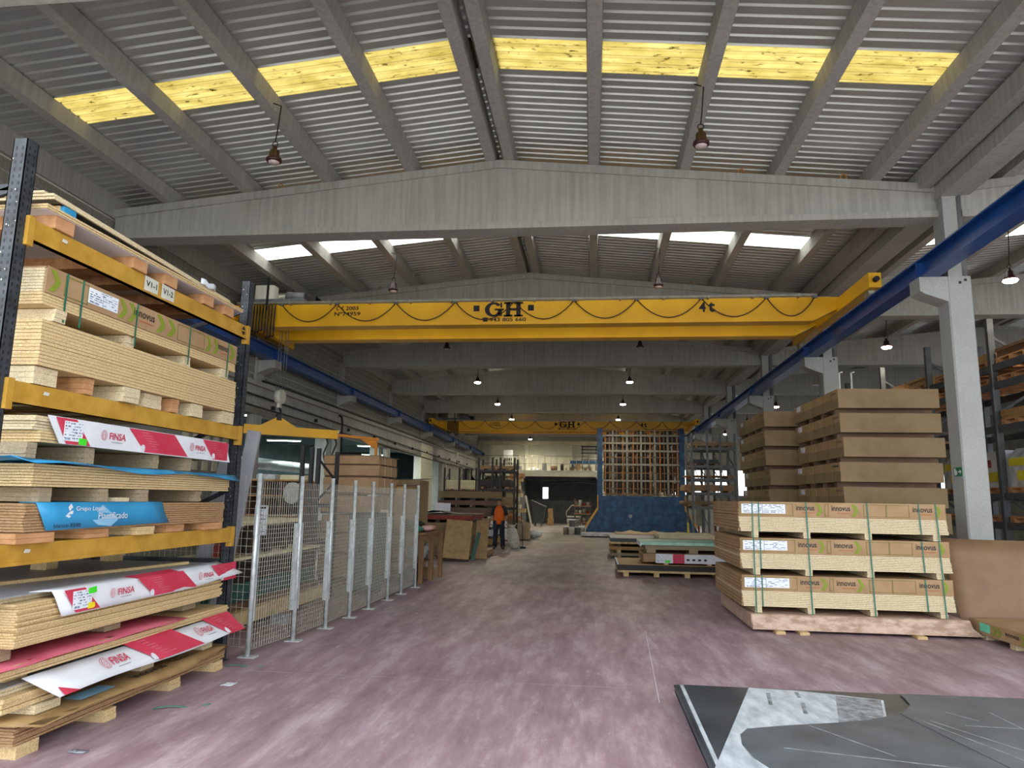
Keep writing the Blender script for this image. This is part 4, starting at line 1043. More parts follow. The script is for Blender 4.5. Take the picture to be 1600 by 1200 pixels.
# ------------------------------------------------------------------ high-bay lamps
def lamp(x, y, z, lit, label, group, power=0, ceil_z=None, bell=False):
    t = thing('pendant_lamp', (x, y, z-.06), label, 'lamp', group)
    if bell: obj('shade', G().lathe([(.20, -.10), (.19, -.02), (.13, .10), (.06, .16), (.05, .2)], (x, y, z), 18), 'bucket_tin', t)
    else: s = .66; obj('housing', G().lathe([(.145*s, -.03*s), (.165*s, 0), (.16*s, .05*s), (.11*s, .09*s), (.10*s, .15), (.05*s, .17), (.045*s, .22)], (x, y, z), 20), 'lamp_body', t)
    l = obj('lens', G().lathe([(.02, -.045), (.07, -.04), (.078, -.022), (.075, -.010)] if not lit else [(.02, -.075), (.10, -.06), (.13, -.03), (.12, -.01)], (x, y, z-(.07 if bell else 0)), 18), 'lamp_lit' if lit else 'lamp_glass_off', t)
    zc = ceil_z or (ztop(x)+dz(y)+.02)
    obj('hook_ring', G().tube([(x+.04*math.cos(a), y, z+.25+.04*math.sin(a)) for a in [k*math.pi/4 for k in range(9)]], .008, 5), 'black', t)
    xx = x+.05
    obj('cord', G().tube([(x, y, z+.28), (x+.02, y, z+.3*(zc-z)+.2), (xx, y, zc-.03), (xx-.12, y, zc+.02)], .010, 5), 'black', t)
    if lit:
        ld = bpy.data.lights.new('lamp_light', 'SPOT'); ld.energy = power; ld.color = (1.0, .89, .66); ld.shadow_soft_size = .12
        ld.spot_size = math.radians(165); ld.spot_blend = .5
        lo = mk('lamp_light', ld, (x, y, z-.08), t)
LP = 150
where = ['over the foreground grey sheets', 'between the first and second concrete beams', 'just behind the front bridge crane']
for k in range(8):
    y = 8.9+BAY*k+(.1 if k else 0)
    if y > 52: break
    for x, side in ((-4.43, 'block wall'), (1.43, 'column row')):
        z = 6.30+dz(y)
        if k < 3: lamp(x, y, z, False, ['dark red unlit pendant lamp nearest the open front, on the %s side', 'small unlit pendant lamp hanging above the front bridge crane, %s side', 'black unlit pendant lamp just beyond the front bridge crane, %s side'][k] % side, 'unlit pendant lamps')
        else: lamp(x, y, z, True, '%s lit pendant lamp beyond the front bridge crane, on the %s side' % (('first', 'second', 'third', 'fourth', 'fifth')[k-3], side), 'lit pendant lamps, %s side' % side, {3: LP, 4: 260, 5: 200}.get(k, 330))
zr2 = lambda x, y: 7.42-.098*abs(x-XC2)+dz(y)
for k, (y, p) in enumerate(((14.0, 90), (19.8, 90), (31.6, 90), (37.4, 110), (43.5, 110))):
    lamp(7.93, y, 6.0+dz(y), True, '%s lit pendant lamp of the neighbouring hall, counted from the first column' % ('first', 'second', 'third', 'fourth', 'fifth')[k], 'lit pendant lamps of the neighbouring hall', p, zr2(7.98, y)+.02)
lamp(7.95, 25.8, 5.95, False, 'unlit bell-shaped tin lamp hanging beyond the columns', 'unlit pendant lamps', 0, zr2(7.98, 25.8), True)
# floodlight on the far wall rail
def tube_lamp(c, d, L, label, grp, power):
    c = Vector(c); d = Vector(d).normalized()
    t = thing('tube_lamp', c, label, 'lamp', grp)
    obj('housing', G().bar(c-d*L/2, c+d*L/2, .16, .06), 'steel_white', t)
    obj('tube', G().bar(c-d*(L/2-.05)-Vector((0, 0, .045)), c+d*(L/2-.05)-Vector((0, 0, .045)), .10, .03), 'tube_lit', t)
    ld = bpy.data.lights.new('tube_light', 'AREA'); ld.shape = 'RECTANGLE'; ld.size = .12; ld.size_y = L; ld.energy = power; ld.color = (.86, 1, .96)
    lo = mk('tube_light', ld, c-Vector((0, 0, .07)), t); lo.rotation_euler = (0, 0, math.atan2(d.y, d.x)-math.pi/2)
for k, (x, y) in enumerate(((-9.9, 19.0), (-10.2, 26.6), (-10.4, 33.0), (-13.5, 21.0), (-13.5, 30.0), (-12.5, 40.0))):
    tube_lamp((x, y, 4.1 if k else 3.95), (1, .25, 0), 1.5, '%s lit fluorescent tube %s the side workshop behind the openings' % (('first', 'second', 'third')[k % 3], 'just inside' if k < 3 else 'deep in'), 'fluorescent tubes of the side workshop', 70)

# ------------------------------------------------------------------ packs on the right
def side_layers(parent, x, y0, y1, z0, z1, n):
    g = G(); h = (z1-z0)/n
    for i in range(n):
        a = random.uniform(-.008, .004); g.box(x-.012+a, x, y0, y1+random.uniform(-.01, .01), z0+i*h, z0+(i+1)*h-.007)
    return obj('side_wrap', g, 'cardboard', parent, kind='stuff')
LAY = [('label', .007, .226), ('box', .0, .265), ('text', .28, .37), ('chev', .377, .41), ('box', .42, .44), ('text', .455, .545), ('chev', .55, .585), ('box', .61, .72), ('box', .72, .83), ('text', .847, .94), ('chev', .95, .983)]
def front_packs():
    XD = (1, 0, 0); y0, y1 = 10.3, 12.4
    base = thing('board_stack', (3.45, 11.2, 0), 'low stack of wavy oak-grain panels with sloping front under the strapped packs', 'board stack')
    for x in (2.45, 2.75, 4.2): obj('runner', B(x-.06, x+.06, 10.0, 12.3, 0, .035), 'pallet_wood_pale', base)
    g = G(); n = 11
    for i in range(n):
        k = 1-i/(n-1); z = .037+i*.0165
        g.box(2.12-.0*k+random.uniform(-.004, .004), 4.86+.13*k**1.5, y0-.03-.16*k, y1+.1, z, z+.0145)
    obj('boards', g, 'oak_grain', base, kind='stuff')
    obj('face_panel', G().prism([(10.265, .218), (10.235, .205), (10.105, .04), (10.13, .036), (10.29, .215)], lambda u, v, s: (s, u, v), 2.13, 4.90), 'oak_grain', base)
    names = ['uppermost of three strapped chevron-printed packs beside the column', 'middle one of three strapped chevron-printed packs beside the column', 'lowest of three strapped chevron-printed packs on the oak-grain panels']
    for i, (zb, zt, x0, x1, nx) in enumerate(((1.22, 1.71, 2.04, 4.75, 0), (.722, 1.215, 2.045, 4.76, .005), (.222, .718, 2.05, 4.77, .01))):
        t = thing('board_pack', ((x0+x1)/2, 11.3, zb), names[i], 'board pack', 'strapped chevron-printed packs')
        L = x1-x0; zs = zb+.085; zm = zt-.205
        for u in (.072, .325, .62, .945):
            g = G(); xx = x0+u*L
            for k in range(3): g.box(xx-.045+random.uniform(-.004, .004), xx+.045, y0+.01+random.uniform(-.01, .01), y1, zb+.002+k*.028, zb+.028+k*.028)
            obj('runner', g, 'chipboard_pale', t)
        obj('boards', boards(x0, x1, y0, y1, zs, zm, 9, .004, (-.02, 0)), 'chipboard_pale', t, kind='stuff')
        obj('boards', boards(x0-.01, x1-.02, y0+.012, y1, zm, zt-.012, 9, .002), 'cardboard', t, kind='stuff')
        side_layers(t, x0-.006, y0+.02, y1, zs, zt, 9)
        w = obj('carton_strip', B(x0-.012, x1-.02, y0-.006, y0+.004, zm, zt).box(x0-.012, x1-.02, y0-.004, y1, zt-.012, zt), 'cardboard', t)
        innovus_face(w, (x0-.0, y0-.0062, zm), XD, ZA, L-.03, .205, LAY, 20+i)
        for u, lean in ((.06, 0), (.092, 0), (.325, .01), (.62, .015), (.865, .015), (.945, .02)):
            xx = x0+u*L; lo = zb if u not in (.092, .865) else zs
            strap(t, [(xx+lean, y0-.011, lo), (xx, y0-.0115, zt+.002), (xx, y0+.4, zt+.004)], .017, XD)
front_packs()
def carton_pile(x0, x1, y0, y1, tops, where, grp, seed):
    rnd = random.Random(seed); L = y1-y0
    for i, zt in enumerate(tops):
        dx, dy = rnd.uniform(-.04, .05), rnd.uniform(-.04, .04)
        a, b, c, e = x0+dx, x1+dx*.6, y0+dy, y1+dy; zb = zt-.325; z0 = zt-.413
        pos = ['topmost', 'second from top', 'third from top', 'fourth from top', 'fifth from top', 'sixth from top', 'seventh from top', 'eighth from top'][i]
        t = thing('carton_pack', ((a+b)/2, (c+e)/2, z0), '%s brown carton board pack in the pile %s' % (pos, where), 'board pack', grp)
        for u in (.11, .37, .65, .94):
            yy = c+u*L; obj('runner', B(a+.02, b-.02, yy-.05, yy+.05, z0+.001, zb), 'board_brown', t)
        obj('carton', B(a, b, c, e, zb, zt), 'cardboard_dull', t)
        # lid strip folded over the printed side
        o = (a-.004, e, zt-.15); w = obj('lid_strip', B(a-.004, a, c-.006, e, zt-.15, zt+.003).box(a-.004, a+.5, c-.006, e, zt, zt+.003), 'cardboard', t)
        YD = (0, -1, 0)
        data_label(w, o, YD, ZA, L, .15, .07, .17, .25, .9, seed+i, .002, 4, False)
        for u in (.28, .38, .80): chevron(w, o, YD, ZA, L, .15, u, u+.05, .25, .8)
        text('lettering', 'innovus', 'print_black', w, Vector(o)+Vector((-.0035, -.86*L, .07)), YD, ZA, height=.05, width=.11*L, bold=.012)
        for u in (.25, .47, .70, .88): strap(t, [(a-.006, e-u*L, z0), (a-.0065, e-u*L, zt+.004)], .014, (0, 1, 0), 'print_olive')
tops = [3.64-.415*k for k in range(8)]
carton_pile(4.2, 5.82, 12.55, 15.2, tops, 'right behind the strapped packs', 'brown cartons behind the strapped packs', 3)
carton_pile(3.70, 5.28, 15.65, 18.25, tops, 'standing farther back beside the racks', 'brown cartons of the farther pile', 8)
# small white machine part standing on the pile
def top_gear():
    t = thing('bracket_frame', (4.95, 14.2, 3.645), 'small white metal bracket frame with two rods on the carton pile', 'bracket')
    obj('body', G().prism([(4.6, 3.65), (5.5, 3.65), (5.3, 3.72), (5.0, 3.86), (4.75, 3.80)], lambda u, v, s: (u, s, v), 14.0, 14.4), 'steel_white', t)
    for x in (4.76, 4.98): obj('rod', G().tube([(x, 14.15, 3.8), (x, 14.15, 4.2), (x+.06, 14.15, 4.22)], .016, 7), 'steel_white', t)
    obj('roller', G().tube([(5.1, 13.95, 3.72), (5.32, 13.95, 3.72)], .06, 12), 'print_white', t)
top_gear()
def kraft_sheet():
    pts = []
    for i in range(13):
        x = 4.98+i*.22; row = []
        for j in range(7):
            v = j/6; row.append((x-.02*v, 10.58+.44*v+.025*math.sin(i*.9+j*.7), .02+1.22*v-.02*v*math.sin(i*.4)))
        pts.append(row)
    obj('kraft_sheet', G().sheet(pts, .006), 'kraft_paper', label='tall brown kraft-wrapped sheet leaning against the first column', cat='sheet')
kraft_sheet()
def flat_pack():
    t = thing('flat_pack', (5.9, 9.85, 0), 'flat kraft-wrapped pack with a mint sticker lying on the floor', 'board pack')
    x0, y0, y1 = 4.98, 9.15, 10.45
    for y in (9.55, 10.2): obj('runner', B(x0+.05, 7.2, y-.06, y+.06, 0, .075), 'chipboard_pale', t)
    w = obj('carton', B(x0, 7.3, y0, y1, .077, .235), 'cardboard', t)
    L = y1-y0; o = (x0-.001, y1, .077); YD = (0, -1, 0)
    obj('mint_sticker', face_poly(o, YD, ZA, L, .158, [(.22, .22), (.40, .22), (.40, .86), (.22, .9)], .002), 'sticker_aqua', w)
    text('lettering', 'innovus', 'print_black', w, Vector(o)+Vector((-.004, -.66*L, .07)), YD, ZA, height=.05, width=.22*L, bold=.014)
    for u in (.43, .51): chevron(w, o, YD, ZA, L, .158, u, u+.09, .15, .85)
    chevron(w, o, YD, ZA, L, .158, .9, .99, .15, .85)
    obj('white_edge', B(x0-.002, x0+.02, y0-.004, y0, .08, .235), 'print_white', w)
flat_pack()

# ------------------------------------------------------------------ grey sheets in the foreground
def sheets():
    t = thing('sheet_stack', (2.2, 4.9, 0), 'low pallet of slate-grey laminate sheets with ragged pale edges', 'sheet stack')
    for y in (4.6, 5.35, 6.1): obj('pallet_block', B(.78, 3.6, y-.07, y+.07, 0, .075), 'pallet_wood_pale', t)
    g = G(); rnd = random.Random(2)
    g2 = G()
    for i in range(15):
        z = .077+i*.0052; k = i/14
        (g if i % 3 else g2).box(.69+.03*(1-k)+rnd.uniform(-.02, .02), 3.8, 2.9+rnd.uniform(-.02, .02), 6.47+rnd.uniform(-.02, .012), z, z+.0042)
    obj('sheets', g, 'laminate_slate', t, kind='stuff'); obj('sheets', g2, 'film_silver', t, kind='stuff')
    obj('top_sheet', B(.71, 3.8, 2.9, 6.47, .156, .160), 'laminate_slate', t)
    obj('edge_strip', G().poly([(.71, 2.9, .1605), (.735, 2.9, .1605), (.765, 6.46, .1605), (.735, 6.46, .1605)], .0008, (0, 0, 1)), 'film_silver', t)
    def flat(pts, z, th, mt, nm, lb, cat):
        return obj(nm, G().poly([(x, y, z) for x, y in pts], th, (0, 0, 1)), mt, label=lb, cat=cat)
    s = flat([(1.30, 6.45), (1.73, 6.41), (1.98, 6.34), (2.29, 6.24), (2.14, 5.79), (1.9, 5.5), (1.3, 5.2), (1.1, 4.5), (.68, 4.45)], .1625, .002, 'film_silver', 'protective_film', 'wrinkled silver protective film lying on the slate laminate', 'film')
    obj('dark_patch', G().poly([(1.95, 6.31, .1648), (2.27, 6.235, .1648), (2.125, 5.80, .1648), (1.90, 5.53, .1648), (1.73, 5.56, .1648)], .0008, (0, 0, 1)), 'film_grey', s)
    for a, b in (((1.42, 6.3), (1.36, 5.95)), ((1.66, 6.38), (1.64, 6.2)), ((1.62, 6.05), (1.56, 5.75))):
        obj('smear', G().bar((*a, .165), (*b, .165), .03, .001), 'film_grey', s)
    r = flat([(1.05, 5.31), (1.34, 5.43), (1.73, 5.56), (1.98, 5.67), (2.25, 5.86), (2.45, 5.45), (2.9, 4.2), (2.9, 3.3), (1.5, 3.3), (1.2, 4.2), (1.03, 4.57), (.97, 4.75), (.95, 4.98), (.98, 5.18)], .1655, .003, 'rubber_grey', 'rubber_sheet', 'dark rubber sheet with wavy cut edge lying over the silver film', 'rubber sheet')
    q = flat([(2.49, 6.44), (3.75, 6.47), (3.75, 3.2), (2.6, 3.2), (2.45, 4.8), (2.30, 5.6), (2.26, 5.86), (2.36, 5.98), (2.44, 6.12), (2.47, 6.28)], .1695, .003, 'rubber_grey', 'rubber_sheet', 'wide scuffed rubber sheet beside the silver film', 'rubber sheet')
    for a, b, c in (((2.32, 5.75), (2.62, 4.9), q), ((2.40, 5.70), (2.75, 5.05), q), ((2.62, 5.95), (2.75, 5.75), q), ((2.95, 6.0), (2.98, 5.3), q), ((2.6, 5.62), (3.2, 5.6), q), ((1.5, 5.45), (1.85, 4.9), r), ((1.2, 4.95), (2.4, 4.7), r)):
        z = .1732 if c is q else .1692
        obj('scuff', G().bar((*a, z), (*b, z), .012, .0008), 'film_grey', c)
sheets()
# ------------------------------------------------------------------ behind the fence
def leaning_panel(name, a, b, w, th, mt, label, cat='panel', group=None):
    """board standing on edge a (bottom centre), b (top centre), w wide along x-ish"""
    a = Vector(a); b = Vector(b); u = (b-a).normalized(); s = Vector((1, .15, 0)).normalized(); n = s.cross(u).normalized(); s = u.cross(n)
    P = []
    for p in (a, b):
        for k in (-.5, .5):
            for q in (0, th): P.append(p+s*(w*k)+n*q)
    g = G()._add(P, [(0, 1, 3, 2), (4, 6, 7, 5), (0, 4, 5, 1), (2, 3, 7, 6), (0, 2, 6, 4), (1, 5, 7, 3)])
    return obj(name, g, mt, label=label, cat=cat, group=group)
leaning_panel('tall_panel', (-4.30, 7.95, 0), (-4.01, 8.10, 2.44), .15, .05, 'melamine_grey', 'tallest pale panel standing on end behind the mesh fence')
leaning_panel('tall_panel', (-4.60, 7.95, 0), (-4.30, 8.10, 2.27), .15, .06, 'melamine_grey', 'shorter pale panel standing on end behind the mesh fence')
def shelf_unit():
    t = thing('cubby_shelf', (-5.9, 13.1, 0), 'dark wooden shelf of open compartments behind the mesh fence', 'shelf')
    x0, x1, y0, y1 = -6.45, -5.40, 12.9, 13.5
    for z in (.05, .7, 1.30, 1.66, 1.95): obj('shelf_board', B(x0, x1, y0, y1, z, z+.03), 'plywood', t)
    for x in (x0, x0+.32, x0+.64, x1): obj('divider', B(x-.012, x+.012, y0+.005, y1, 0, 1.95), 'board_brown', t)
    obj('back_board', B(x0, x1, y1-.02, y1, 0, 1.95), 'board_black', t)
shelf_unit()
obj('round_disc', G().tube([(-5.55, 12.80, 1.73), (-5.53, 12.85, 1.73)], .20, 20), 'concrete_pale', label='white round disc hung in front of the dark compartments', cat='disc')
def wrapped_tray(x0, x1, y0, y1, z0, z1, label, mt='wrap_brown'):
    g = G().prism([(x0, z0), (x1, z0), (x1, z1-.02), (x1-.03, z1), (x0+.03, z1), (x0, z1-.02)], lambda u, v, s: (u, s, v), y0, y1)
    return obj('wrapped_tray', g, mt, label=label, cat='package', group='packages on the dark shelf')
wrapped_tray(-6.35, -5.98, 13.0, 13.4, 1.982, 2.08, 'flat film-wrapped package on the dark shelf, beside a second one', 'plastic_film')
wrapped_tray(-5.88, -5.45, 13.0, 13.4, 1.982, 2.07, 'flat cream package on the dark shelf, beside the film-wrapped one', 'board_cream')
def notice():
    t = thing('notice_board', (-4.06, 8.5, 1.2), 'white notice sheet with dark print hanging inside the mesh fence', 'notice')
    obj('sheet', B(-4.14, -3.98, 8.50, 8.512, 1.20, 1.56), 'paper_white', t)
    g = G()
    for k in range(6): g.box(-4.12, -4.0-.02*(k % 3), 8.497, 8.4995, 1.24+k*.05, 1.248+k*.05)
    g.box(-4.12, -4.0, 8.497, 8.4995, 1.52, 1.545); obj('print', g, 'print_black', t, kind='stuff')
    obj('hanger', G().tube([(-4.06, 8.506, 1.56), (-4.06, 8.506, 1.9)], .006, 5), 'wire', t)
notice()
def low_pile():
    t = thing('board_trolley', (-4.55, 10.2, 0), 'low trolley of teal, brown and dark boards behind the mesh fence', 'trolley')
    for y in (8.9, 10.1, 11.2): obj('sleeper', B(-5.1, -4.25, y-.06, y+.06, 0, .09), 'board_brown', t)
    obj('timber', B(-5.1, -4.30, 8.5, 11.45, .09, .26), 'pallet_wood_pale', t)
    obj('timber', B(-5.1, -4.40, 8.4, 11.4, .262, .34), 'board_brown', t)
    obj('teal_boards', boards(-5.15, -4.50, 8.35, 11.45, .342, .56, 5, .02), 'board_teal', t, kind='stuff')
    obj('dark_boards', boards(-5.1, -4.55, 8.6, 11.4, .56, .86, 6, .05), 'board_black', t, kind='stuff')
    obj('pale_board', B(-5.2, -4.42, 8.2, 11.45, .862, .90), 'board_cream', t)
    for y in (8.7, 9.8, 10.4): obj('upright', B(-4.62, -4.57, y, y+.05, .90, 1.30), 'board_black', t)
    for k, (y, c) in enumerate(((8.75, 'brick_red'), (9.0, 'board_brown'), (9.3, 'board_black'), (9.55, 'board_brown'), (10.0, 'board_black'), (10.55, 'board_black'))):
        obj('offcut', B(-4.95, -4.65, y, y+.18, .902, 1.18+.05*(k % 2)), c, t)
    obj('pale_board', B(-5.2, -4.35, 8.3, 10.4, 1.302, 1.36), 'board_cream', t)
low_pile()
obj('white_block', B(-4.22, -4.02, 9.35, 9.5, .0, .11).box(-4.20, -4.04, 9.36, 9.49, .11, .125), 'rag_grey', label='small pale block on the floor just inside the mesh fence', cat='block')
def cant_rack():
    t = thing('cantilever_rack', (-4.65, 11.7, 0), 'black cantilever rack uprights standing behind the mesh fence', 'rack')
    for x, z in ((-4.86, 2.53), (-4.70, 2.50), (-4.58, 2.48)): obj('upright', B(x-.03, x+.03, 11.55, 11.62, 0, z), 'rack_black', t)
    obj('upright', B(-4.45, -4.39, 12.0, 12.07, 0, 2.45), 'rack_black', t)
    for a, b in (((-4.86, 11.6, 1.9), (-4.58, 11.6, 1.45)), ((-4.58, 11.6, 2.3), (-4.42, 12.0, 1.95)), ((-4.58, 11.6, 1.6), (-4.42, 12.0, 1.95))): obj('brace', G().bar(a, b, .025, .03), 'rack_black', t)
    for z in (.9, 1.5): obj('arm', B(-4.9, -4.4, 11.6, 12.05, z, z+.06), 'rack_black', t)
cant_rack()
def wrapped_packs():
    rnd = random.Random(5)
    zz = [2.49, 2.30, 2.06, 1.70, 1.32, .94, .56]; th = [.16, .20, .30, .32, .32, .32, .42]
    nm = ['top', 'second', 'third', 'fourth', 'fifth', 'sixth', 'bottom']
    for i, (zt, h) in enumerate(zip(zz, th)):
        x0, x1, y0, y1 = -5.35+rnd.uniform(-.03, .03), -4.22+rnd.uniform(-.03, .03), 13.8, 15.1
        t = thing('carton_pack', ((x0+x1)/2, 14.4, zt-h-.03 if i < 6 else 0), '%s brown carton pack of the pile behind the mesh fence' % nm[i], 'board pack', 'carton pile behind the mesh fence')
        z0 = zt-h
        obj('carton', B(x0, x1, y0, y1, z0, zt), 'cardboard', t)
        zr = z0-.035 if i < 6 else 0
        for u in (.1, .5, .9): obj('runner', B(x0, x1, y0+u*1.3-.06, y0+u*1.3+.06, zr, z0), 'board_brown', t)
        if i == 0: obj('lid', G().sheet([[(x0-.02+j*.4*1.0, y0-.02+k*.34, zt+.006+.012*math.sin(j+k)) for j in range(4)] for k in range(5)], .008), 'cardboard_dull', t)
        for u in (.3, .65): strap(t, [(x1+.003, y0+u*1.3, z0), (x1+.003, y0+u*1.3, zt)], .02, (0, 1, 0), 'board_cream')
wrapped_packs()
def odd_carton(x0, x1, y0, y1, z1, mt, label):
    t = thing('carton_box', ((x0+x1)/2, (y0+y1)/2, 0), label, 'carton', 'cartons at the fence end')
    obj('body', B(x0, x1, y0, y1, 0, z1), mt, t)
    obj('flap', G().poly([(x0-.04, y0, z1+.001), (x1+.05, y0, z1+.001), (x1+.08, y1, z1+.06), (x0, y1, z1+.03)], .008, (0, 0, 1)), 'board_brown', t)
    obj('tape', B(x0+.1, x0+.16, y0-.002, y0, z1*.35, z1), 'wrap_brown', t)
odd_carton(-4.62, -4.10, 15.5, 16.5, 1.92, 'plywood', 'tall ochre carton standing beside the carton pile')
odd_carton(-4.80, -4.13, 16.9, 17.9, 2.10, 'cardboard_dull', 'tall dull brown carton with lifted flap before the block pier')
obj('wall_plate', B(-3.95, -3.80, 13.2, 13.215, 1.15, 1.45).box(-3.93, -3.82, 13.19, 13.2, 1.2, 1.42).box(-3.89, -3.86, 13.2, 13.23, 0, 1.2), 'board_cream', label='cream placard on a thin stake inside the fence end', cat='placard')
def white_cabinet():
    t = thing('tool_cabinet', (-4.05, 12.8, 0), 'grey-green steel cabinet with pale doors behind the fence posts', 'cabinet')
    obj('body', B(-4.35, -3.80, 12.6, 13.1, .05, 1.40), 'rack_slate', t)
    for x in (-4.33, -4.06): d = obj('door', B(x, x+.25, 12.58, 12.6, .1, 1.36), 'rack_grey', t); obj('handle', B(x+.2, x+.215, 12.565, 12.58, .7, .82), 'black', d)
    for x in (-4.30, -3.85): obj('foot', B(x-.03, x+.03, 12.7, 13.0, 0, .05), 'black', t)
white_cabinet()
# ducting and storage in the side workshop
def ducts():
    t = thing('air_duct', (-10.5, 18, 2.2), 'shiny bent ventilation duct in the side workshop', 'duct')
    obj('run', G().tube([(-14, 17.2, 2.6), (-11.0, 17.3, 2.62), (-10.4, 17.4, 2.58), (-10.1, 17.5, 2.35), (-10.0, 17.5, 2.0), (-10.0, 17.5, .6)], .22, 14), 'duct', t)
    obj('branch', G().tube([(-10.1, 17.6, 2.55), (-9.8, 20, 2.6), (-9.8, 24, 2.6)], .17, 12), 'duct', t)
    for x in (-13, -12, -11.2): obj('flange', G().tube([(x, 17.25, 2.6), (x+.06, 17.25, 2.6)], .25, 14), 'duct', t)
    obj('stand', B(-10.25, -9.75, 17.25, 17.75, 0, .65), 'rack_grey', t)
    for x in (-13.5, -11.5): obj('hanger', G().tube([(x, 17.25, 2.8), (x, 17.25, 4.9)], .012, 5), 'rack_grey', t)
ducts()

# ------------------------------------------------------------------ work table at the end of the fence
def work_table():
    t = thing('work_table', (-3.7, 14.8, 0), 'rough timber work table with shelves at the end of the mesh fence', 'table')
    for x, y in ((-3.38, 14.2), (-3.33, 14.86), (-3.27, 15.5), (-4.1, 14.2), (-4.1, 15.5)): obj('leg', B(x-.045, x+.045, y-.045, y+.045, 0, .95), 'board_plank', t)
    for k in range(5): obj('top_plank', B(-4.2+k*.19, -4.02+k*.19, 14.1, 15.62, .95, .99), 'board_plank', t)
    obj('shelf', B(-4.15, -3.33, 14.15, 15.55, .40, .43), 'board_brown', t); obj('rail', B(-3.36, -3.30, 14.2, 15.5, .86, .94), 'board_plank', t)
work_table()
def lump(name, c, r, sc, mt, label, cat='rag', seed=0, group=None):
    g = G().ball(c, r, 12, 8, sc); rnd = random.Random(seed)
    for i, v in enumerate(g.v):
        d = (v-Vector(c)); k = 1+.18*math.sin(v.x*23+seed)+.15*math.sin(v.z*31+v.y*17+seed*2); g.v[i] = Vector(c)+Vector((d.x*k, d.y*k, d.z*k if d.z > 0 else d.z*min(1, k)))
    zmin = min(v.z for v in g.v); 
    return obj(name, g, mt, label=label, cat=cat, group=group), zmin
lump('rag', (-3.5, 14.3, 1.065), .15, (.9, 1.5, .45), 'rag_green', 'crumpled green rag on the fence end of the work table', seed=1)
lump('rag', (-3.42, 14.75, 1.06), .14, (.9, 1.7, .45), 'rag_pink', 'crumpled pink rag on the middle of the work table', seed=2)
lump('rag', (-3.78, 14.9, 1.10), .19, (1.2, 1.8, .55), 'rag_black', 'heaped black rag on the work table behind the pink one', seed=3)
lump('rag', (-3.4, 15.22, 1.045), .11, (.9, 1.4, .45), 'rust_orange', 'small rusty brown rag on the work table', seed=4)
lump('bag', (-3.55, 14.6, .58), .18, (1, 1.3, .9), 'rag_grey', 'grey plastic bag on the shelf of the work table', 'bag', 5)
lump('bag', (-3.5, 15.15, .56), .17, (1, 1.2, .85), 'print_white', 'pale plastic bag on the shelf of the work table', 'bag', 6)
lump('bag', (-3.6, 14.55, .16), .19, (1, 1.3, .9), 'rag_black', 'black bag on the floor under the work table', 'bag', 7)
obj('small_crate', B(-3.6, -3.35, 15.1, 15.4, 0, .2).box(-3.62, -3.33, 15.08, 15.42, .2, .215), 'cardboard', label='small open carton on the floor under the work table', cat='carton')

# ------------------------------------------------------------------ sheets and stacks beyond the table
leaning_panel('leaning_board', (-3.70, 19.55, .05), (-3.68, 19.95, 1.07), .72, .03, 'wrap_brown', 'plain kraft-coloured board leaning on the low stack beyond the table', 'board')
obj('base_strip', B(-4.1, -3.33, 19.3, 19.52, 0, .045), 'board_black', label='dark strip on the floor under the leaning kraft board', cat='strip')
leaning_panel('leaning_board', (-3.29, 19.85, 0), (-3.14, 20.05, .74), .10, .02, 'board_teal', 'narrow green strip leaning beside the kraft board', 'strip')
leaning_panel('leaning_board', (-3.14, 20.35, .0), (-3.14, 20.75, 1.05), .36, .03, 'wrap_brown', 'narrower board leaning behind the green strip', 'board')
def slab_pile(name, x0, x1, y0, y1, layers, label, cat, group=None, z0=0):
    t = thing(name, ((x0+x1)/2, (y0+y1)/2, z0), label, cat, group); z = z0
    for nm, h, mt, n in layers:
        if nm == 'runner':
            for u in (.12, .5, .88): obj('runner', B(x0+.05, x1-.03, y0+u*(y1-y0)-.06, y0+u*(y1-y0)+.06, z, z+h), mt, t)
        elif nm == 'cross':
            for u in (.08, .36, .64, .92): obj('runner', B(x0+u*(x1-x0)-.06, x0+u*(x1-x0)+.06, y0+.01, y1, z, z+h), mt, t)
        else: obj(nm, boards(x0, x1, y0, y1, z, z+h, n, .012), mt, t, kind='stuff' if n > 1 else None)
        z += h
    return t
slab_pile('board_stack', -3.30, -2.98, 20.9, 22.0, [('runner', .06, 'board_brown', 1), ('boards', .14, 'wrap_brown', 5)], 'small low stack of kraft boards on the floor beside the leaning boards', 'board stack')
slab_pile('board_stack', -4.9, -3.35, 20.1, 22.3, [('cross', .08, 'board_brown', 1), ('boards', .92, 'cardboard_dull', 14), ('cross', .08, 'board_black', 1), ('boards', .12, 'brick_red', 3), ('top_sheet', .03, 'board_brown', 1)], 'brown stack with a reddish top layer behind the leaning kraft board', 'board stack')
g = G().sheet([[(-4.9+i*.17, 20.3+j*.5, 1.235+.10*math.exp(-((i-2.5)/1.6)**2)*(1-j*.15)) for j in range(4)] for i in range(10)], .01)
obj('curled_sheet', g, 'board_black', label='dark sheet curling up on top of the reddish brown stack', cat='sheet')
leaning_panel('white_offcut', (-4.75, 22.45, .0), (-4.75, 22.75, 1.52), .48, .03, 'melamine_white', 'cream offcut standing behind the curled dark sheet', 'panel')
slab_pile('board_stack', -5.5, -3.47, 25.4, 27.6, [('cross', .09, 'board_brown', 1), ('boards', .20, 'plywood', 3), ('cross', .09, 'board_black', 1), ('boards', .22, 'melamine_white', 4), ('cross', .1, 'board_black', 1), ('boards', .12, 'chipboard_grey', 3), ('boards', .18, 'wrap_brown', 4), ('cross', .06, 'board_cream', 1), ('boards', .30, 'board_brown', 8), ('cross', .09, 'board_black', 1), ('boards', .16, 'board_brown', 4), ('cross', .09, 'board_black', 1), ('boards', .24, 'cardboard_dull', 6)], 'tall stack of brown boards on cross runners right behind the worker', 'board stack')

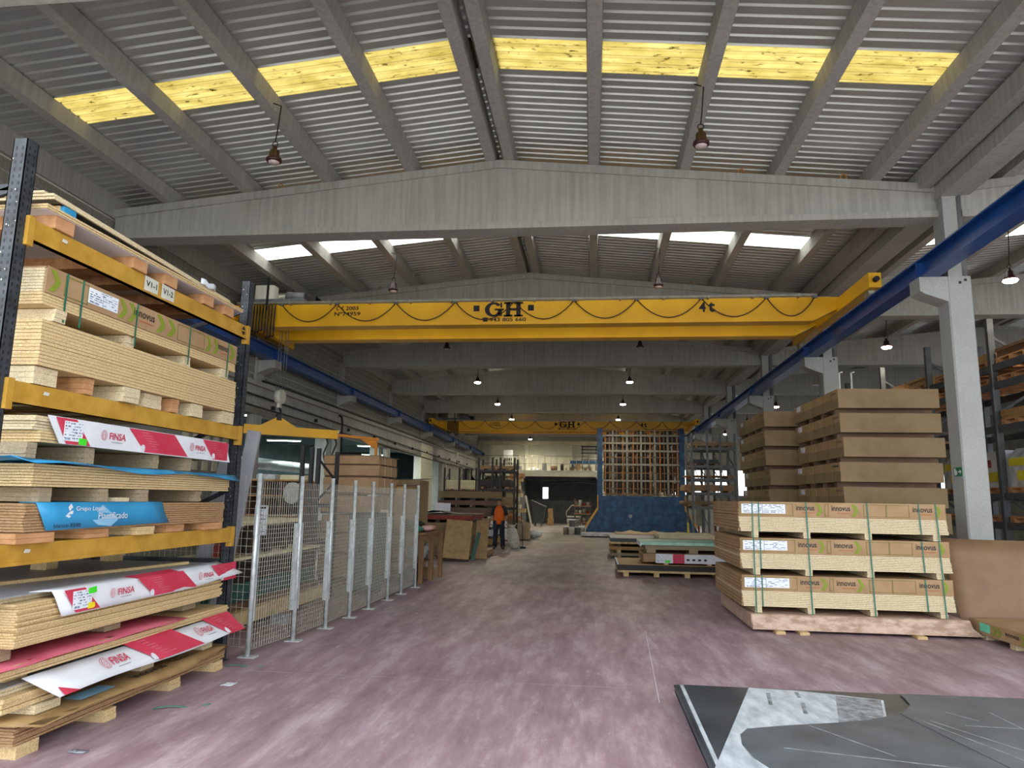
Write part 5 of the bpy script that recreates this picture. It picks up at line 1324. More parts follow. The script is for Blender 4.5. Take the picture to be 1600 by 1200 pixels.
# ------------------------------------------------------------------ the worker
def person():
    bx, by = -3.16, 24.52
    t = thing('person', (bx, by, 0), 'person in orange shirt with dark sleeves, dark trousers and white gloves', 'person')
    V = []; E = []; R = []
    def v(p, r, par=None):
        V.append((bx+p[0], by+p[1], p[2])); R.append(r if isinstance(r, tuple) else (r, r))
        if par is not None: E.append((par, len(V)-1))
        return len(V)-1
    pel = v((0, 0, .93), (.135, .10)); sp = v((0, .0, 1.10), (.125, .09), pel); ch = v((0, 0, 1.29), (.15, .10), sp); nb = v((0, 0, 1.42), (.06, .06), ch)
    nk = v((0, -.01, 1.48), (.05, .055), nb); jaw = v((0, -.025, 1.53), (.058, .07), nk); hd = v((0, -.015, 1.60), (.07, .088), jaw); v((0, -.005, 1.665), (.05, .06), hd)
    for s in (-1, 1):
        sh = v((s*.16, 0, 1.37), (.058, .06), ch); el = v((s*.235, .03, 1.12), (.042, .042), sh); wr = v((s*.245, -.05, .90), (.028, .024), el); pm = v((s*.25, -.075, .835), (.036, .018), wr)
        for k, (dx, L) in enumerate(((-.028, .055), (-.010, .066), (.008, .062), (.025, .048))):
            f1 = v((s*.25+dx, -.09, .80), (.0095, .0095), pm); f2 = v((s*.25+dx, -.105, .80-L*.55), (.0085, .0085), f1); v((s*.25+dx, -.10, .80-L), (.0075, .0075), f2)
        th = v((s*.25-s*.036, -.10, .845), (.0105, .0105), pm); v((s*.25-s*.045, -.118, .805), (.009, .009), th)
        hp = v((s*.088, 0, .86), (.085, .09), pel); kn = v((s*.115, -.01, .48), (.058, .06), hp); an = v((s*.14, .02, .09), (.042, .045), kn); v((s*.165, -.12, .045), (.04, .035), an)
    me = bpy.data.meshes.new('body'); org = Vector((bx, by, 0)); me.from_pydata([tuple(Vector(p)-org) for p in V], E, [])
    me.materials.append(MATS['skin']); o = mk('body', me, org, t)
    sm = o.modifiers.new('skin', 'SKIN'); sm.use_smooth_shade = True
    sv = me.skin_vertices[0].data
    for q, r in zip(sv, R): q.radius = r
    sv[0].use_root = True
    sd = o.modifiers.new('sub', 'SUBSURF'); sd.levels = 2; sd.render_levels = 2
    def rings(prof, mt, nm, n=16):
        """prof: (cx, cy, z, rx, ry)"""
        g = G(); b = 0
        for cx, cy, z, rx, ry in prof:
            for k in range(n):
                a = 2*math.pi*k/n; g.v.append(Vector((bx+cx+rx*math.cos(a), by+cy+ry*math.sin(a), z+.006*math.sin(3*a+z*20))))
        for i in range(len(prof)-1):
            for k in range(n): g.f.append((i*n+k, i*n+(k+1) % n, (i+1)*n+(k+1) % n, (i+1)*n+k)); g.sm.append(True)
        g.f.append(tuple(range(n))); g.sm.append(True); g.f.append(tuple(range((len(prof)-1)*n, len(prof)*n))); g.sm.append(True)
        return obj(nm, g, mt, t)
    sh = rings([(0, 0, .83, .172, .125), (0, 0, .92, .178, .13), (0, 0, 1.08, .172, .125), (0, 0, 1.25, .188, .13), (0, 0, 1.36, .178, .115), (0, 0, 1.42, .11, .085), (0, 0, 1.455, .066, .066)], 'shirt_orange', 'shirt')
    obj('collar', G().tube([(bx+.066*math.cos(a), by+.066*math.sin(a)-.004, 1.455) for a in [k*math.pi/8 for k in range(17)]], .012, 6), 'brick_red', sh)
    for s in (-1, 1):
        g = G().tube([(bx+s*.085, by-.005, 1.425), (bx+s*.165, by, 1.375), (bx+s*.205, by+.01, 1.27), (bx+s*.238, by+.03, 1.13)], [.06, .088, .078, .066], 12); obj('sleeve', g, 'cloth_dark', t)
        g = G().tube([(bx+s*.245, by-.04, .925), (bx+s*.247, by-.062, .87), (bx+s*.25, by-.08, .825)], [.036, .04, .044], 10); gl = obj('glove', g, 'glove_white', t)
        for dx, L in ((-.028, .055), (-.010, .066), (.008, .062), (.025, .048)):
            obj('glove_finger', G().tube([(bx+s*.25+dx, by-.085, .81), (bx+s*.25+dx, by-.106, .80-L*.55), (bx+s*.25+dx, by-.10, .795-L)], [.0125, .0115, .0105], 7), 'glove_white', gl)
        obj('glove_finger', G().tube([(bx+s*.25-s*.025, by-.085, .855), (bx+s*.25-s*.04, by-.105, .84), (bx+s*.25-s*.046, by-.12, .80)], [.015, .0135, .0115], 7), 'glove_white', gl)
        g = G().tube([(bx+s*.075, by, .95), (bx+s*.09, by, .84), (bx+s*.105, by-.01, .66), (bx+s*.118, by-.01, .47), (bx+s*.13, by+.01, .27), (bx+s*.14, by+.015, .07)], [.115, .112, .095, .082, .077, .075], 14); obj('trouser_leg', g, 'jeans', t)
        g = G().ball((bx+s*.155, by-.065, .045), .1, 12, 8, (.5, 1.45, .45)); 
        for i, q in enumerate(g.v): g.v[i].z = max(.0, q.z)
        obj('shoe', g, 'black', t)
    hr = G().ball((bx, by+.012, 1.625), .1, 14, 9, (.83, .98, .75))
    hr.v = [q if q.z > 1.60 or q.y > by+.02 else Vector((q.x, max(q.y, by-.05), max(q.z, 1.60))) for q in hr.v]
    obj('hair', hr, 'hair', t)
    for s in (-1, 1):
        obj('eye', G().ball((bx+s*.028, by-.098, 1.588), .009, 8, 6), 'hair', t); obj('ear', G().ball((bx+s*.073, by-.005, 1.58), .024, 8, 6, (.4, .7, 1.2)), 'skin', t)
    obj('nose', G().prism([(-.012, 1.555), (.012, 1.555), (.005, 1.592), (-.005, 1.592)], lambda u, v_, s: (bx+u, by-s, v_), .085, .115), 'skin', t)
    obj('mouth', B(bx-.022, bx+.022, by-.098, by-.088, 1.530, 1.537), 'brick_red', t)
person()
def sack():
    c = Vector((-2.66, 24.95, 0)); g = G(); n = 18; prof = [(.10, 0), (.17, .05), (.20, .2), (.19, .4), (.185, .55), (.16, .66), (.09, .72), (.12, .78), (.14, .80)]
    for i, (r, z) in enumerate(prof):
        for k in range(n):
            a = 2*math.pi*k/n; rr = r*(1+.10*math.sin(3*a+i)+.06*math.sin(7*a-i*1.7)); g.v.append(c+Vector((rr*math.cos(a)*1.0-z*.14, rr*.8*math.sin(a), z)))
    for i in range(len(prof)-1):
        for k in range(n): g.f.append((i*n+k, i*n+(k+1) % n, (i+1)*n+(k+1) % n, (i+1)*n+k)); g.sm.append(True)
    g.f.append(tuple(range(n-1, -1, -1))); g.sm.append(False); g.f.append(tuple(range((len(prof)-1)*n, len(prof)*n))); g.sm.append(False)
    t = thing('sack', c, 'bulging white woven sack standing on the floor beside the worker', 'sack'); obj('bag', g, 'sack_white', t)
    obj('tie', G().tube([c+Vector((.10*math.cos(a)-.10, .08*math.sin(a), .72)) for a in [k*math.pi/6 for k in range(13)]], .012, 6), 'rag_grey', t)
sack()
def floor_squeegee():
    t = thing('squeegee', (-2.38, 25.0, 0), 'thin dark broom standing beside the white sack', 'broom')
    obj('head', B(-2.48, -2.28, 24.95, 25.05, 0, .07), 'black', t); obj('stick', G().tube([(-2.38, 25, .06), (-2.42, 25.02, .95)], .012, 6), 'rack_black', t)
floor_squeegee()

# ------------------------------------------------------------------ racks
def rack(name, xs, y0, depth, levels, top, mt, label, beam='rack_grey', cat='rack', brace=True):
    t = thing(name, ((xs[0]+xs[-1])/2, y0+depth/2, 0), label, cat)
    for x in xs:
        for y in (y0, y0+depth): obj('upright', B(x-.04, x+.04, y-.04, y+.04, 0, top), mt, t)
        if brace:
            z = .2
            while z < top-.5:
                obj('brace', G().bar((x, y0, z), (x, y0+depth, z+.55), .025, .03), mt, t); z += .55
    for z in levels:
        for y in (y0, y0+depth): obj('beam', B(xs[0], xs[-1], y-.03, y+.03, z-.10, z), beam, t)
    if brace:
        for a, b in zip(xs, xs[1:]): obj('cross_brace', G().bar((a, y0+depth, levels[-1]), (b, y0+depth, max(.3, levels[-1]-1.4)), .02, .03), mt, t)
    return t
def load(x0, x1, y0, y1, z, h, mt, label, group, n=4, name='board_bundle', cat='board bundle'):
    t = thing(name, ((x0+x1)/2, (y0+y1)/2, z), label, cat, group)
    for u in (.1, .5, .9): obj('runner', B(x0+u*(x1-x0)-.05, x0+u*(x1-x0)+.05, y0, y1, z+.001, z+.06), 'pallet_wood', t)
    obj('boards', boards(x0, x1, y0, y1, z+.061, z+.06+h, n, .02), mt, t, kind='stuff')
rack('storage_rack', [-4.62, -4.05, -3.72, -3.14], 29.0, 1.2, [1.35, 2.1, 2.85], 3.35, 'rack_black', 'black storage rack behind the stack at the worker', 'rack_black')
GL = 'loads on the black rack'
load(-4.6, -3.2, 29.05, 30.15, 2.85, .12, 'wrap_brown', 'kraft boards on the top level of the black rack', GL)
load(-4.6, -3.3, 29.05, 30.15, 2.10, .30, 'board_black', 'dark boards on the second level of the black rack', GL)
load(-4.55, -3.25, 29.05, 30.15, 1.35, .35, 'cardboard_dull', 'brown cartons on the third level of the black rack', GL)
load(-4.55, -3.25, 29.05, 30.15, 0, .40, 'melamine_white', 'pale panels on the floor level of the black rack', GL)
slab_pile('crate', -3.05, -2.6, 29.5, 30.6, [('cross', .08, 'board_brown', 1), ('body', .62, 'chipboard_grey', 6)], 'low grey-brown crate on the floor beside the black rack', 'crate')
rnd = random.Random(12)
for k in range(14):
    x = -2.95-rnd.uniform(0, .35); y = 31+rnd.uniform(0, 1.0); z = .42+.17*k
    w = rnd.uniform(.5, .8)
    obj('timber_piece', B(x-w, x, y, y+.9, z*1.0, z+.165), (c := rnd.choice(['board_cream', 'pallet_wood', 'pallet_wood_pale', 'chipboard_grey'])), label='%s sawn timber offcut in the heap beside the black rack' % {'board_cream': 'cream', 'pallet_wood': 'reddish', 'pallet_wood_pale': 'straw-coloured', 'chipboard_grey': 'greyish'}[c], cat='timber', group='timber heap at the rack end')
slab_pile('plank_stack', -4.0, -2.9, 31.0, 33.0, [('cross', .1, 'board_brown', 1), ('body', .315, 'board_brown', 3)], 'dark base stack carrying the heap of timber offcuts', 'stack')
rack('storage_rack', [-6.9, -6.2, -5.4], 33.2, 1.1, [1.2, 2.05], 3.1, 'rack_black', 'short dark rack with cream timber beside the painted block pier', 'rack_black')
load(-6.8, -5.5, 33.25, 34.25, 2.05, .42, 'board_cream', 'cream sawn timber on the short dark rack', 'loads on the short dark rack', 4)
load(-6.8, -5.5, 33.25, 34.25, 1.2, .35, 'pallet_wood', 'reddish timber below the cream timber on the short dark rack', 'loads on the short dark rack', 4)
# white wrapped heap and ladder near the gate
lump('bag', (-2.5, 31.4, .2), .26, (1.1, 1, .75), 'print_white', 'heap of white plastic on the floor beside the timber heap', 'bag', 9)
def ladder():
    t = thing('step_ladder', (-3.8, 44, 0), 'pale step ladder leaning open before the mezzanine column', 'ladder')
    for y in (43.8, 44.15): obj('rail', G().bar((-3.65, y, 0), (-4.05, y, 1.9), .05, .08), 'steel_white', t)
    for k in range(6): obj('rung', G().bar((-3.70-k*.06, 43.8, .25+k*.3), (-3.70-k*.06, 44.15, .25+k*.3), .05, .03), 'steel_white', t)
    for y in (43.8, 44.15): obj('stay', G().bar((-4.3, y, 0), (-4.05, y, 1.85), .04, .05), 'rack_grey', t)
ladder()
def bin_():
    t = thing('wheeled_bin', (-3.3, 46, 0), 'dark tipping bin with slanted lid near the black gate', 'bin')
    obj('tub', G().prism([(-3.7, .25), (-3.1, .25), (-2.95, 1.2), (-3.8, 1.6)], lambda u, v, s: (u, s, v), 45.6, 46.4), 'rack_dark', t)
    obj('lid', G().bar((-3.85, 46, 1.63), (-2.9, 46, 1.22), .85, .04), 'rack_grey', t)
    for x in (-3.6, -3.2): obj('leg', B(x-.04, x+.04, 45.7, 46.3, 0, .25), 'rack_grey', t)
bin_()
obj('box_stack', B(-2.95, -2.55, 48, 48.5, 0, .45).box(-2.9, -2.6, 48.03, 48.45, .452, .85).box(-2.92, -2.62, 48.02, 48.4, .852, 1.1), 'wrap_brown', label='column of olive cartons beside the dark tipping bin', cat='cartons')
leaning_panel('leaning_board', (-4.7, 50.2, 0), (-4.9, 50.4, 2.2), .3, .04, 'rack_grey', 'grey plank leaning on the mezzanine column by the gate', 'plank')

# ------------------------------------------------------------------ blue frame machine
def blue_frame():
    t = thing('frame_machine', (2.4, 36, 0), 'tall blue frame machine with a lattice of bars and hanging parts', 'machine')
    y0, y1 = 35.7, 36.4
    for x0, x1 in ((.26, .52), (4.27, 4.52)): obj('post', B(x0, x1, y0, y1, 0, 5.27), 'blue_frame', t)
    obj('front_panel', B(.4, 4.4, y0+.02, y0+.10, .05, 1.92), 'blue_frame', t)
    for s, xa in ((-1, .3), (1, 4.48)):
        obj('side_foot', G().prism([(xa, .0), (xa+s*.62, .0), (xa+s*.60, .25), (xa, 1.3)], lambda u, v, q: (u, q, v), y0-.02, y1+.6), 'blue_frame', t)
        obj('yellow_edge', G().bar((xa+s*.62, y0-.03, .40), (xa+s*.03, y0-.03, 1.30), .02, .10, (0, 0, 1)), 'rack_yellow', t)
        obj('yellow_edge', G().bar((xa+s*.02, y0-.03, 1.28), (xa+s*.02, y0-.03, 1.95), .02, .05, (1, 0, 0)), 'rack_yellow', t)
    obj('emblem_plate', G().prism([(1.78, 1.02), (1.95, 1.02), (1.94, .92), (1.865, .84), (1.79, .92)], lambda u, v, q: (u, q, v), y0+.005, y0+.021), 'rag_grey', t)
    yg = y0+.05
    for x in (1.03, 1.73, 2.42, 3.09, 3.72): obj('grid_post', B(x-.045, x+.045, yg, yg+.08, 1.92, 5.15), 'grid_grey', t)
    for x in (.66, .86, 1.22, 1.52, 2.04, 2.24, 2.62, 2.86, 3.34, 3.54, 3.95, 4.19): obj('grid_bar', B(x-.022, x+.022, yg+.02, yg+.07, 1.95, 5.1), 'rust_orange' if x in (.66, 1.52, 2.04, 2.86, 3.34, 4.19) else 'grid_brown', t)
    for z in (4.90, 4.52, 4.13, 3.46, 2.67): obj('grid_rail', B(.5, 4.3, yg-.02, yg+.05, z-.045, z+.045), 'grid_grey', t)
    for z in (5.2, 3.82, 3.05, 2.28, 2.0): obj('grid_rail', B(.5, 4.3, yg+.0, yg+.04, z-.02, z+.02), 'grid_brown', t)
    # three chain loops with round tops, and parts hanging inside
    for x in (1.05, 2.42, 3.75):
        pts = [(x+.33*math.cos(a), y1-.2, 4.70+.40*math.sin(a)) for a in [math.pi*k/10 for k in range(11)]]
        obj('chain_loop', G().tube([(x+.33, y1-.2, 2.2)]+pts+[(x-.33, y1-.2, 2.2)], .10, 8), 'rack_black', t)
        obj('chain_wheel', G().tube([(x, y0+.18, 4.74), (x, y0+.28, 4.74)], .38, 18), 'board_black', t)
    rnd = random.Random(6)
    for k in range(40):
        x = .62+k*.09; obj('hanging_part', B(x, x+.055, y1-.36, y1-.33, 2.0+.3*rnd.random(), 4.3+.5*rnd.random()), rnd.choice(['rack_black', 'board_black', 'board_black', 'board_brown']), t)
    for k in range(60):
        x = rnd.uniform(.65, 4.15); z = rnd.uniform(2.05, 4.9); w = rnd.uniform(.03, .12); h = rnd.uniform(.1, .5)
        obj('hanging_part', B(x, x+w, y1-.45, y1-.40, z, min(5.0, z+h)), rnd.choice(['board_black', 'rack_black', 'grid_brown', 'board_brown', 'rack_grey', 'melamine_white', 'board_black']), t)
    for k in range(38):
        x = .58+k*.095; obj('hanging_part', B(x, x+.075, y1-.30, y1-.28, 1.95+.2*rnd.random(), 4.4+.6*rnd.random()), rnd.choice(['board_black', 'rack_black', 'board_black', 'grid_brown']), t)
    obj('top_rail', B(.3, 4.5, y1-.1, y1, 5.1, 5.2), 'grid_brown', t)
blue_frame()
# paint buckets at its foot
def bucket(x, y, z, r, h, mt, label, lid='print_white'):
    t = thing('paint_bucket', (x, y, z), label, 'bucket', 'buckets at the blue frame')
    obj('pail', G().lathe([(r*.88, 0), (r, h*.95), (r*1.03, h)], (x, y, z+.001), 14), mt, t); obj('lid', G().lathe([(r*1.06, h), (r*1.06, h+.02), (r*.9, h+.03)], (x, y, z), 14), lid, t)
    obj('handle', G().tube([(x+r*1.04*math.cos(a), y-r*.9, z+h*.8-.1*math.sin(a)) for a in [math.pi*k/6 for k in range(7)]], .008, 5), 'rack_grey', t)
rnd = random.Random(21); q = 0
for x, y, z in ((-1.28, 36.0, 0), (-1.0, 35.6, 0), (-.72, 35.9, 0), (-1.15, 36.6, 0), (-.82, 36.5, 0), (-.5, 36.4, 0), (-.98, 35.62, .36), (-1.12, 36.6, .36), (-.80, 36.5, .36), (-.66, 37.1, 0), (-.95, 37.2, 0)):
    bucket(x, y, z, .15, .35, ['bucket_tin', 'steel_white', 'rack_grey', 'board_cream'][q % 4], ('used %s paint bucket of the cluster at the foot of the blue frame' if z == 0 else 'used %s paint bucket stacked on another at the blue frame') % ['tin', 'white', 'grey', 'cream'][q % 4]); q += 1
def cart():
    t = thing('hand_cart', (-1.0, 39.5, 0), 'small dark hand cart with white handle behind the paint buckets', 'cart')
    obj('deck', B(-1.35, -.6, 39.2, 40.0, .75, .82), 'steel_white', t)
    for x in (-1.3, -.65):
        for y in (39.25, 39.95): obj('leg', B(x-.02, x+.02, y-.02, y+.02, 0, .75), 'rack_grey', t)
    obj('handle', G().tube([(-1.4, 39.6, .82), (-1.4, 39.6, 1.05), (-1.1, 39.6, 1.4), (-.7, 39.6, 1.4), (-.65, 39.6, 1.3)], .025, 7), 'steel_white', t)
cart()
def side_shelf():
    t = thing('side_shelf', (-.35, 38.4, 0), 'small timber shelf of tins beside the blue frame', 'shelf')
    for x in (-.9, -.1):
        for y in (38.1, 38.7): obj('post', B(x-.03, x+.03, y-.03, y+.03, 0, 1.75), 'board_brown', t)
    for z in (.5, .95, 1.35): obj('board', B(-.95, -.05, 38.05, 38.75, z, z+.04), 'pallet_wood', t)
side_shelf()
rnd = random.Random(31)
for z in (.54, .99, 1.39):
    for k in range(4):
        x = -.82+k*.2; h = rnd.uniform(.14, .3)
        t = thing('tin', (x, 38.3, z), 'small paint tin on the %s board of the timber shelf by the blue frame' % {.54: 'lowest', .99: 'middle', 1.39: 'top'}[z], 'tin', 'tins on the timber shelf')
        obj('can', G().lathe([(.075, 0), (.075, h)], (x, 38.3, z+.001), 12), rnd.choice(['steel_white', 'bucket_tin', 'board_cream', 'brick_red', 'rack_grey']), t); obj('lid', G().lathe([(.08, h), (.08, h+.015)], (x, 38.3, z), 12), 'rack_grey', t)
t = slab_pile('sheet_stack', -.5, 1.3, 33.6, 35.0, [('cross', .06, 'board_black', 1), ('sheets', .13, 'plastic_film', 5)], 'film-wrapped pale sheets on the floor in front of the blue frame', 'sheet stack')

# ------------------------------------------------------------------ stacks in the aisle beside the strapped packs
def centre():
    t = slab_pile('board_stack', .84, 4.2, 25.4, 27.0, [('cross', .1, 'board_brown', 1), ('boards', .30, 'board_brown', 5), ('boards', .16, 'wrap_brown', 3)], 'long brown wrapped boards with a rumpled top before the blue frame', 'board stack')
    g = G().sheet([[(.82+i*.285, 25.38+j*.4, .575+.035*math.sin(i*1.9+j)+.02*math.sin(i*4.1)-(.12 if j == 0 else 0)) for j in range(5)] for i in range(13)], .008); obj('wrapping', g, 'wrap_brown', t)
    t = slab_pile('board_stack', .55, 3.6, 21.9, 24.0, [('cross', .07, 'pallet_wood_pale', 1), ('boards', .08, 'chipboard_grey', 3), ('cross', .09, 'pallet_wood_pale', 1), ('boards', .10, 'plywood', 4), ('cross', .08, 'board_black', 1), ('boards', .06, 'pallet_wood_pale', 2), ('boards', .10, 'melamine_dark', 3), ('top_sheet', .02, 'melamine_grey', 1)], 'stack of dark sheets on pale runners between two lighter stacks', 'board stack')
    slab_pile('board_stack', 1.8, 3.35, 20.0, 21.6, [('cross', .08, 'board_brown', 1), ('boards', .62, 'chipboard_grey', 8), ('top_boards', .10, 'board_cream', 2)], 'stack topped with cream boards behind the mint-coloured ones', 'board stack')
    t = slab_pile('board_stack', .57, 3.0, 16.75, 18.6, [('cross', .09, 'pallet_wood_pale', 1), ('boards', .05, 'pallet_wood_pale', 1), ('boards', .12, 'board_black', 4), ('top_panel', .022, 'plywood', 1)], 'lowest stack with a plywood panel top on round feet', 'board stack')
    obj('white_edge', B(.565, .60, 16.74, 18.6, .262, .284), 'print_white', t)
    t = thing('board_pack', (2.2, 17.4, .284), 'pack with a white and red label strip resting on the plywood-topped stack', 'board pack')
    for x in (1.65, 2.6): obj('runner', B(x-.05, x+.05, 16.65, 18.2, .285, .345), 'pallet_wood_pale', t)
    obj('boards', boards(1.15, 3.0, 16.66, 18.3, .345, .52, 6, .006), 'cardboard', t, kind='stuff')
    w = obj('label_strip', B(1.42, 3.0, 16.63, 16.645, .325, .525), 'print_white', t); o = (1.42, 16.63, .325); XD = (1, 0, 0)
    obj('red_print', face_poly(o, XD, ZA, 1.58, .2, [(.24, 0), (.40, 0), (.40, 1), (.24, 1)], .002), 'print_red', w)
    obj('green_sticker', face_poly(o, XD, ZA, 1.58, .2, [(.13, .06), (.20, .06), (.20, .32), (.13, .32)], .003), 'sticker_green', w)
    data_label(w, o, XD, ZA, 1.58, .2, .01, .12, .1, .9, 44, .002, 4, False)
    g = G()
    for k in range(4): g.poly([Vector(o)+Vector((u*1.58, -.003, v*.2)) for u, v in ((.43+k*.08, .3), (.47+k*.08, .3), (.47+k*.08, .5), (.43+k*.08, .5))], .001, (0, -1, 0))
    obj('small_print', g, 'print_black', w, kind='stuff')
    t = thing('board_stack', (2.2, 17.4, .52), 'mint-green edged boards stacked on the red-labelled pack', 'board stack')
    for x in (1.35, 2.3): obj('runner', B(x-.1, x+.1, 16.95, 18.2, .521, .60), 'chipboard_grey', t)
    obj('boards', boards(1.22, 3.0, 16.95, 18.3, .60, .70, 3, .01), 'chipboard_grey', t, kind='stuff')
    obj('mint_board', B(1.12, 3.0, 16.9, 18.3, .70, .765), 'board_mint', t); obj('white_end', B(1.10, 1.12, 16.9, 18.3, .66, .765), 'print_white', t)
centre()
# ------------------------------------------------------------------ rack beyond the packs
rack('storage_rack', [3.72, 4.29, 4.76, 5.3], 27.3, 1.5, [1.53, 2.05, 2.57, 3.05, 3.72], 4.25, 'rack_grey', 'grey storage rack of brown boards beside the blue frame', 'rack_grey')
GS = 'loads on the grey rack by the blue frame'
for z, h, mt, lb, ov in ((1.53, .14, 'cardboard_dull', 'brown boards on the lowest beam of the grey rack by the blue frame', .35), (2.05, .22, 'cardboard', 'thick carton on the second beam of the grey rack by the blue frame', .3), (2.57, .05, 'pallet_wood', 'thin reddish boards on the third beam of the grey rack', .2), (3.05, .16, 'rack_dark', 'dark wrapped rolls on the fourth beam of the grey rack', 0), (3.72, .16, 'wrap_brown', 'kraft boards on the top beam of the grey rack', 0)):
    load(3.75-ov, 5.25 if z != 3.05 else 4.7, 27.35, 28.75, z, h, mt, lb, GS, 3)
for k, (z, c) in enumerate(((3.78, 'brick_red'), (3.2, 'print_white'), (2.66, 'rag_grey'), (2.3, 'steel_white'), (1.75, 'melamine_white'))):
    pass
rnd = random.Random(41)
for k in range(8):
    x = 3.6+k*.2; c = ['bag_yellow', 'melamine_white', 'brick_red', 'rack_grey', 'steel_white', 'brick_red', 'rack_grey', 'melamine_white'][k]; obj('standing_offcut', B(x, x+.05, 28.0, 28.1, 0, rnd.uniform(.7, 1.25)), c, label='narrow %s offcut standing on the floor under the grey rack by the blue frame' % {'melamine_white': 'white', 'brick_red': 'red', 'rack_grey': 'grey', 'steel_white': 'cream', 'bag_yellow': 'yellow'}[c], cat='offcut', group='offcuts under the grey rack')
slab_pile('board_stack', 3.5, 5.2, 19.0, 20.6, [('cross', .1, 'board_brown', 1), ('boards', .9, 'cardboard_dull', 8), ('cross', .08, 'board_black', 1), ('boards', .55, 'cardboard', 6), ('cross', .06, 'board_cream', 1), ('top_panel', .03, 'board_cream', 1)], 'brown stack with a pale curled top sheet behind the farther carton pile', 'board stack')

# ------------------------------------------------------------------ racks in the neighbouring hall
def long_rack(x0, x1, ys, levels, top, mt, label):
    t = thing('storage_rack', ((x0+x1)/2, (ys[0]+ys[-1])/2, 0), label, 'rack')
    for y in ys:
        for x in (x0, x1): obj('upright', B(x-.06, x+.06, y-.05, y+.05, 0, top), mt, t)
        z = .3
        while z < top-.9: obj('brace', G().bar((x0, y, z), (x1, y, z+.8), .03, .05), mt, t); obj('brace', G().bar((x1, y, z+.8), (x0, y, z+1.6 if z+1.6 < top else top), .03, .05), mt, t); z += 1.6
    for z in levels:
        for x in (x0, x1): obj('beam', B(x-.03, x+.03, ys[0], ys[-1], z-.14, z), mt, t)
    return t
long_rack(8.0, 9.2, [10.2, 12.6, 15.0, 17.7, 20.4, 23.1, 25.8], [1.40, 1.96, 3.28, 4.14, 4.50], 5.45, 'rack_slate', 'tall dark rack row seen past the first concrete column')
rnd = random.Random(51)
LV = {1.40: 'lowest', 1.96: 'second', 3.28: 'third', 4.14: 'fourth', 4.50: 'top'}
for z in (1.40, 1.96, 3.28, 4.14, 4.50):
    for j, y in enumerate((12.75, 13.85, 15.15, 16.4, 17.85, 19.1, 20.6, 22.0, 23.3)):
        if rnd.random() < .12: continue
        h = .10 if z in (1.40, 4.14) else rnd.uniform(.06, .2); L = 1.05
        t = thing('pallet', (8.6, y+.5, z), '%s wooden pallet from the open front, on the %s level of the tall rack row' % (('first', 'second', 'third', 'fourth', 'fifth', 'sixth', 'seventh', 'eighth', 'ninth')[j], LV[z]), 'pallet', 'pallets on the tall rack row, %s level' % LV[z])
        for u in (0, .45, .9): obj('block', B(8.0, 9.2, y+u, y+u+.12, z+.001, z+.09), 'pallet_wood', t)
        for u in range(5): obj('deck_board', B(8.0+u*.245, 8.2+u*.245, y, y+L, z+.09, z+.112), 'pallet_wood', t)
        if z in (3.28, 4.50): 
            obj('load', boards(8.02, 9.15, y+.02, y+L-.03, z+.113, z+.113+h, 3, .02), rnd.choice(['board_brown', 'pallet_wood', 'wrap_brown', 'plywood']), t, kind='stuff')
        if z == 1.96 and j in (1, 2, 3):
            g = G().prism([(8.06, 0), (9.1, 0), (9.12, .5), (9.0, .72), (8.2, .74), (8.04, .55)], lambda u, v, s: (u, s, z+.114+v), y+.04, y+L-.05); obj('wrapped_load', g, ['plastic_film', 'print_white', 'plastic_film'][j-1], t)
            for q, (m0, z1, z2) in enumerate((('bag_yellow', .12, .3), (['bag_yellow', 'brick_red', 'bag_yellow'][j-1], .4, .55))):
                obj('load_band', B(8.02, 8.045, y+.1+.2*q, y+.7+.25*q, z+.114+z1, z+.114+z2), m0, t)
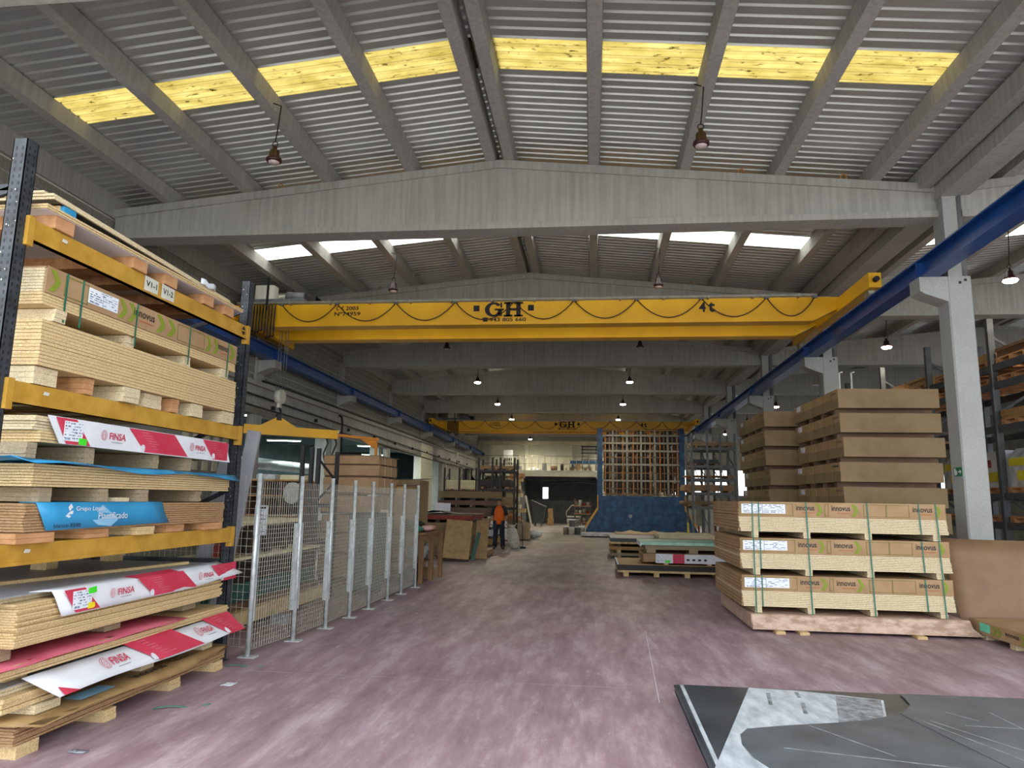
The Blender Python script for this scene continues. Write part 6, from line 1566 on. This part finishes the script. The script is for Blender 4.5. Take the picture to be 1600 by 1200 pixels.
# ------------------------------------------------------------------ things on the mezzanine
CN = {'board_cream': 'cream', 'steel_white': 'white', 'rack_grey': 'grey', 'board_brown': 'dark brown', 'wrap_brown': 'light brown', 'black': 'black', 'bucket_tin': 'tin', 'rack_black': 'black', 'print_white': 'white', 'pallet_wood': 'reddish', 'pallet_wood_pale': 'pale', 'chipboard_grey': 'greyish', 'brick_red': 'red'}
def mezz():
    t = thing('white_cabinet', (-6.05, 51.6, 3.74), 'white panel cabinet with dark bottles below on the mezzanine', 'cabinet')
    obj('panel', B(-6.4, -5.74, 51.5, 51.6, 4.66, 5.22), 'print_white', t)
    for x in (-6.4, -5.78): obj('side', B(x, x+.04, 51.45, 51.9, 3.745, 4.68), 'steel_white', t)
    for z in (3.76, 4.1, 4.4): obj('shelf', B(-6.4, -5.74, 51.45, 51.9, z, z+.03), 'steel_white', t)
    rnd = random.Random(61)
    for z in (3.79, 4.13, 4.43):
        for k in range(4): 
            x = -6.30+k*.16; obj('bottle', G().lathe([(.05, 0), (.055, .13), (.025, .17), (.025, .2)], (x, 51.55, z), 8), 'black', t)
    x = -8.0
    while x < 4.6:
        w = rnd.uniform(.18, .5); h = rnd.uniform(.15, .55)
        if not (-6.55 < x+w/2 < -5.6):
            kind = rnd.random(); y = 51.3+rnd.uniform(0, .8)
            lab = 'assorted small item standing along the mezzanine edge'
            if kind < .45:
                o = obj('storage_box', B(x, x+w, y, y+.4, 3.741, 3.74+h).box(x-.01, x+w+.01, y-.01, y+.41, 3.74+h, 3.76+h), (c := rnd.choice(['board_cream', 'steel_white', 'rack_grey', 'board_brown', 'wrap_brown', 'black'])), label=CN[c]+' lidded storage box standing along the mezzanine edge', cat='box', group='boxes along the mezzanine')
            elif kind < .8:
                o = obj('paint_can', G().lathe([(w*.35, 0), (w*.38, h*.9), (w*.3, h), (w*.3, h+.03)], (x+w/2, y+.2, 3.741), 12), (c := rnd.choice(['steel_white', 'black', 'rack_grey', 'bucket_tin'])), label=CN[c]+' paint can standing along the mezzanine edge', cat='can', group='cans along the mezzanine')
            else:
                o = obj('drum_roll', G().tube([(x, y+.2, 3.74+w*.4), (x+w, y+.2, 3.74+w*.4)], w*.4, 12), (c := rnd.choice(['rack_black', 'print_white', 'board_brown'])), label=CN[c]+' material roll lying along the mezzanine edge', cat='roll', group='rolls along the mezzanine')
        x += w+rnd.uniform(.02, .35)
    obj('blue_bench', B(-1.6, 1.6, 52.6, 52.9, 4.3, 4.55).box(-1.5, -1.35, 52.6, 52.9, 3.741, 4.3).box(1.35, 1.5, 52.6, 52.9, 3.741, 4.3), 'blue_frame', label='long blue bench at the back of the mezzanine', cat='bench')
    t = thing('dark_shelf', (-.2, 53, 3.74), 'open shelf of dark bars on the mezzanine wall', 'shelf')
    for z in (4.6, 4.85, 5.1, 5.35, 5.6): obj('bar', B(-.8, .4, 52.95, 53.1, z, z+.06), 'rack_black', t)
    for x in (-.7, .3): obj('post', B(x-.03, x+.03, 53.0, 53.06, 3.741, 5.66), 'rack_black', t)
mezz()
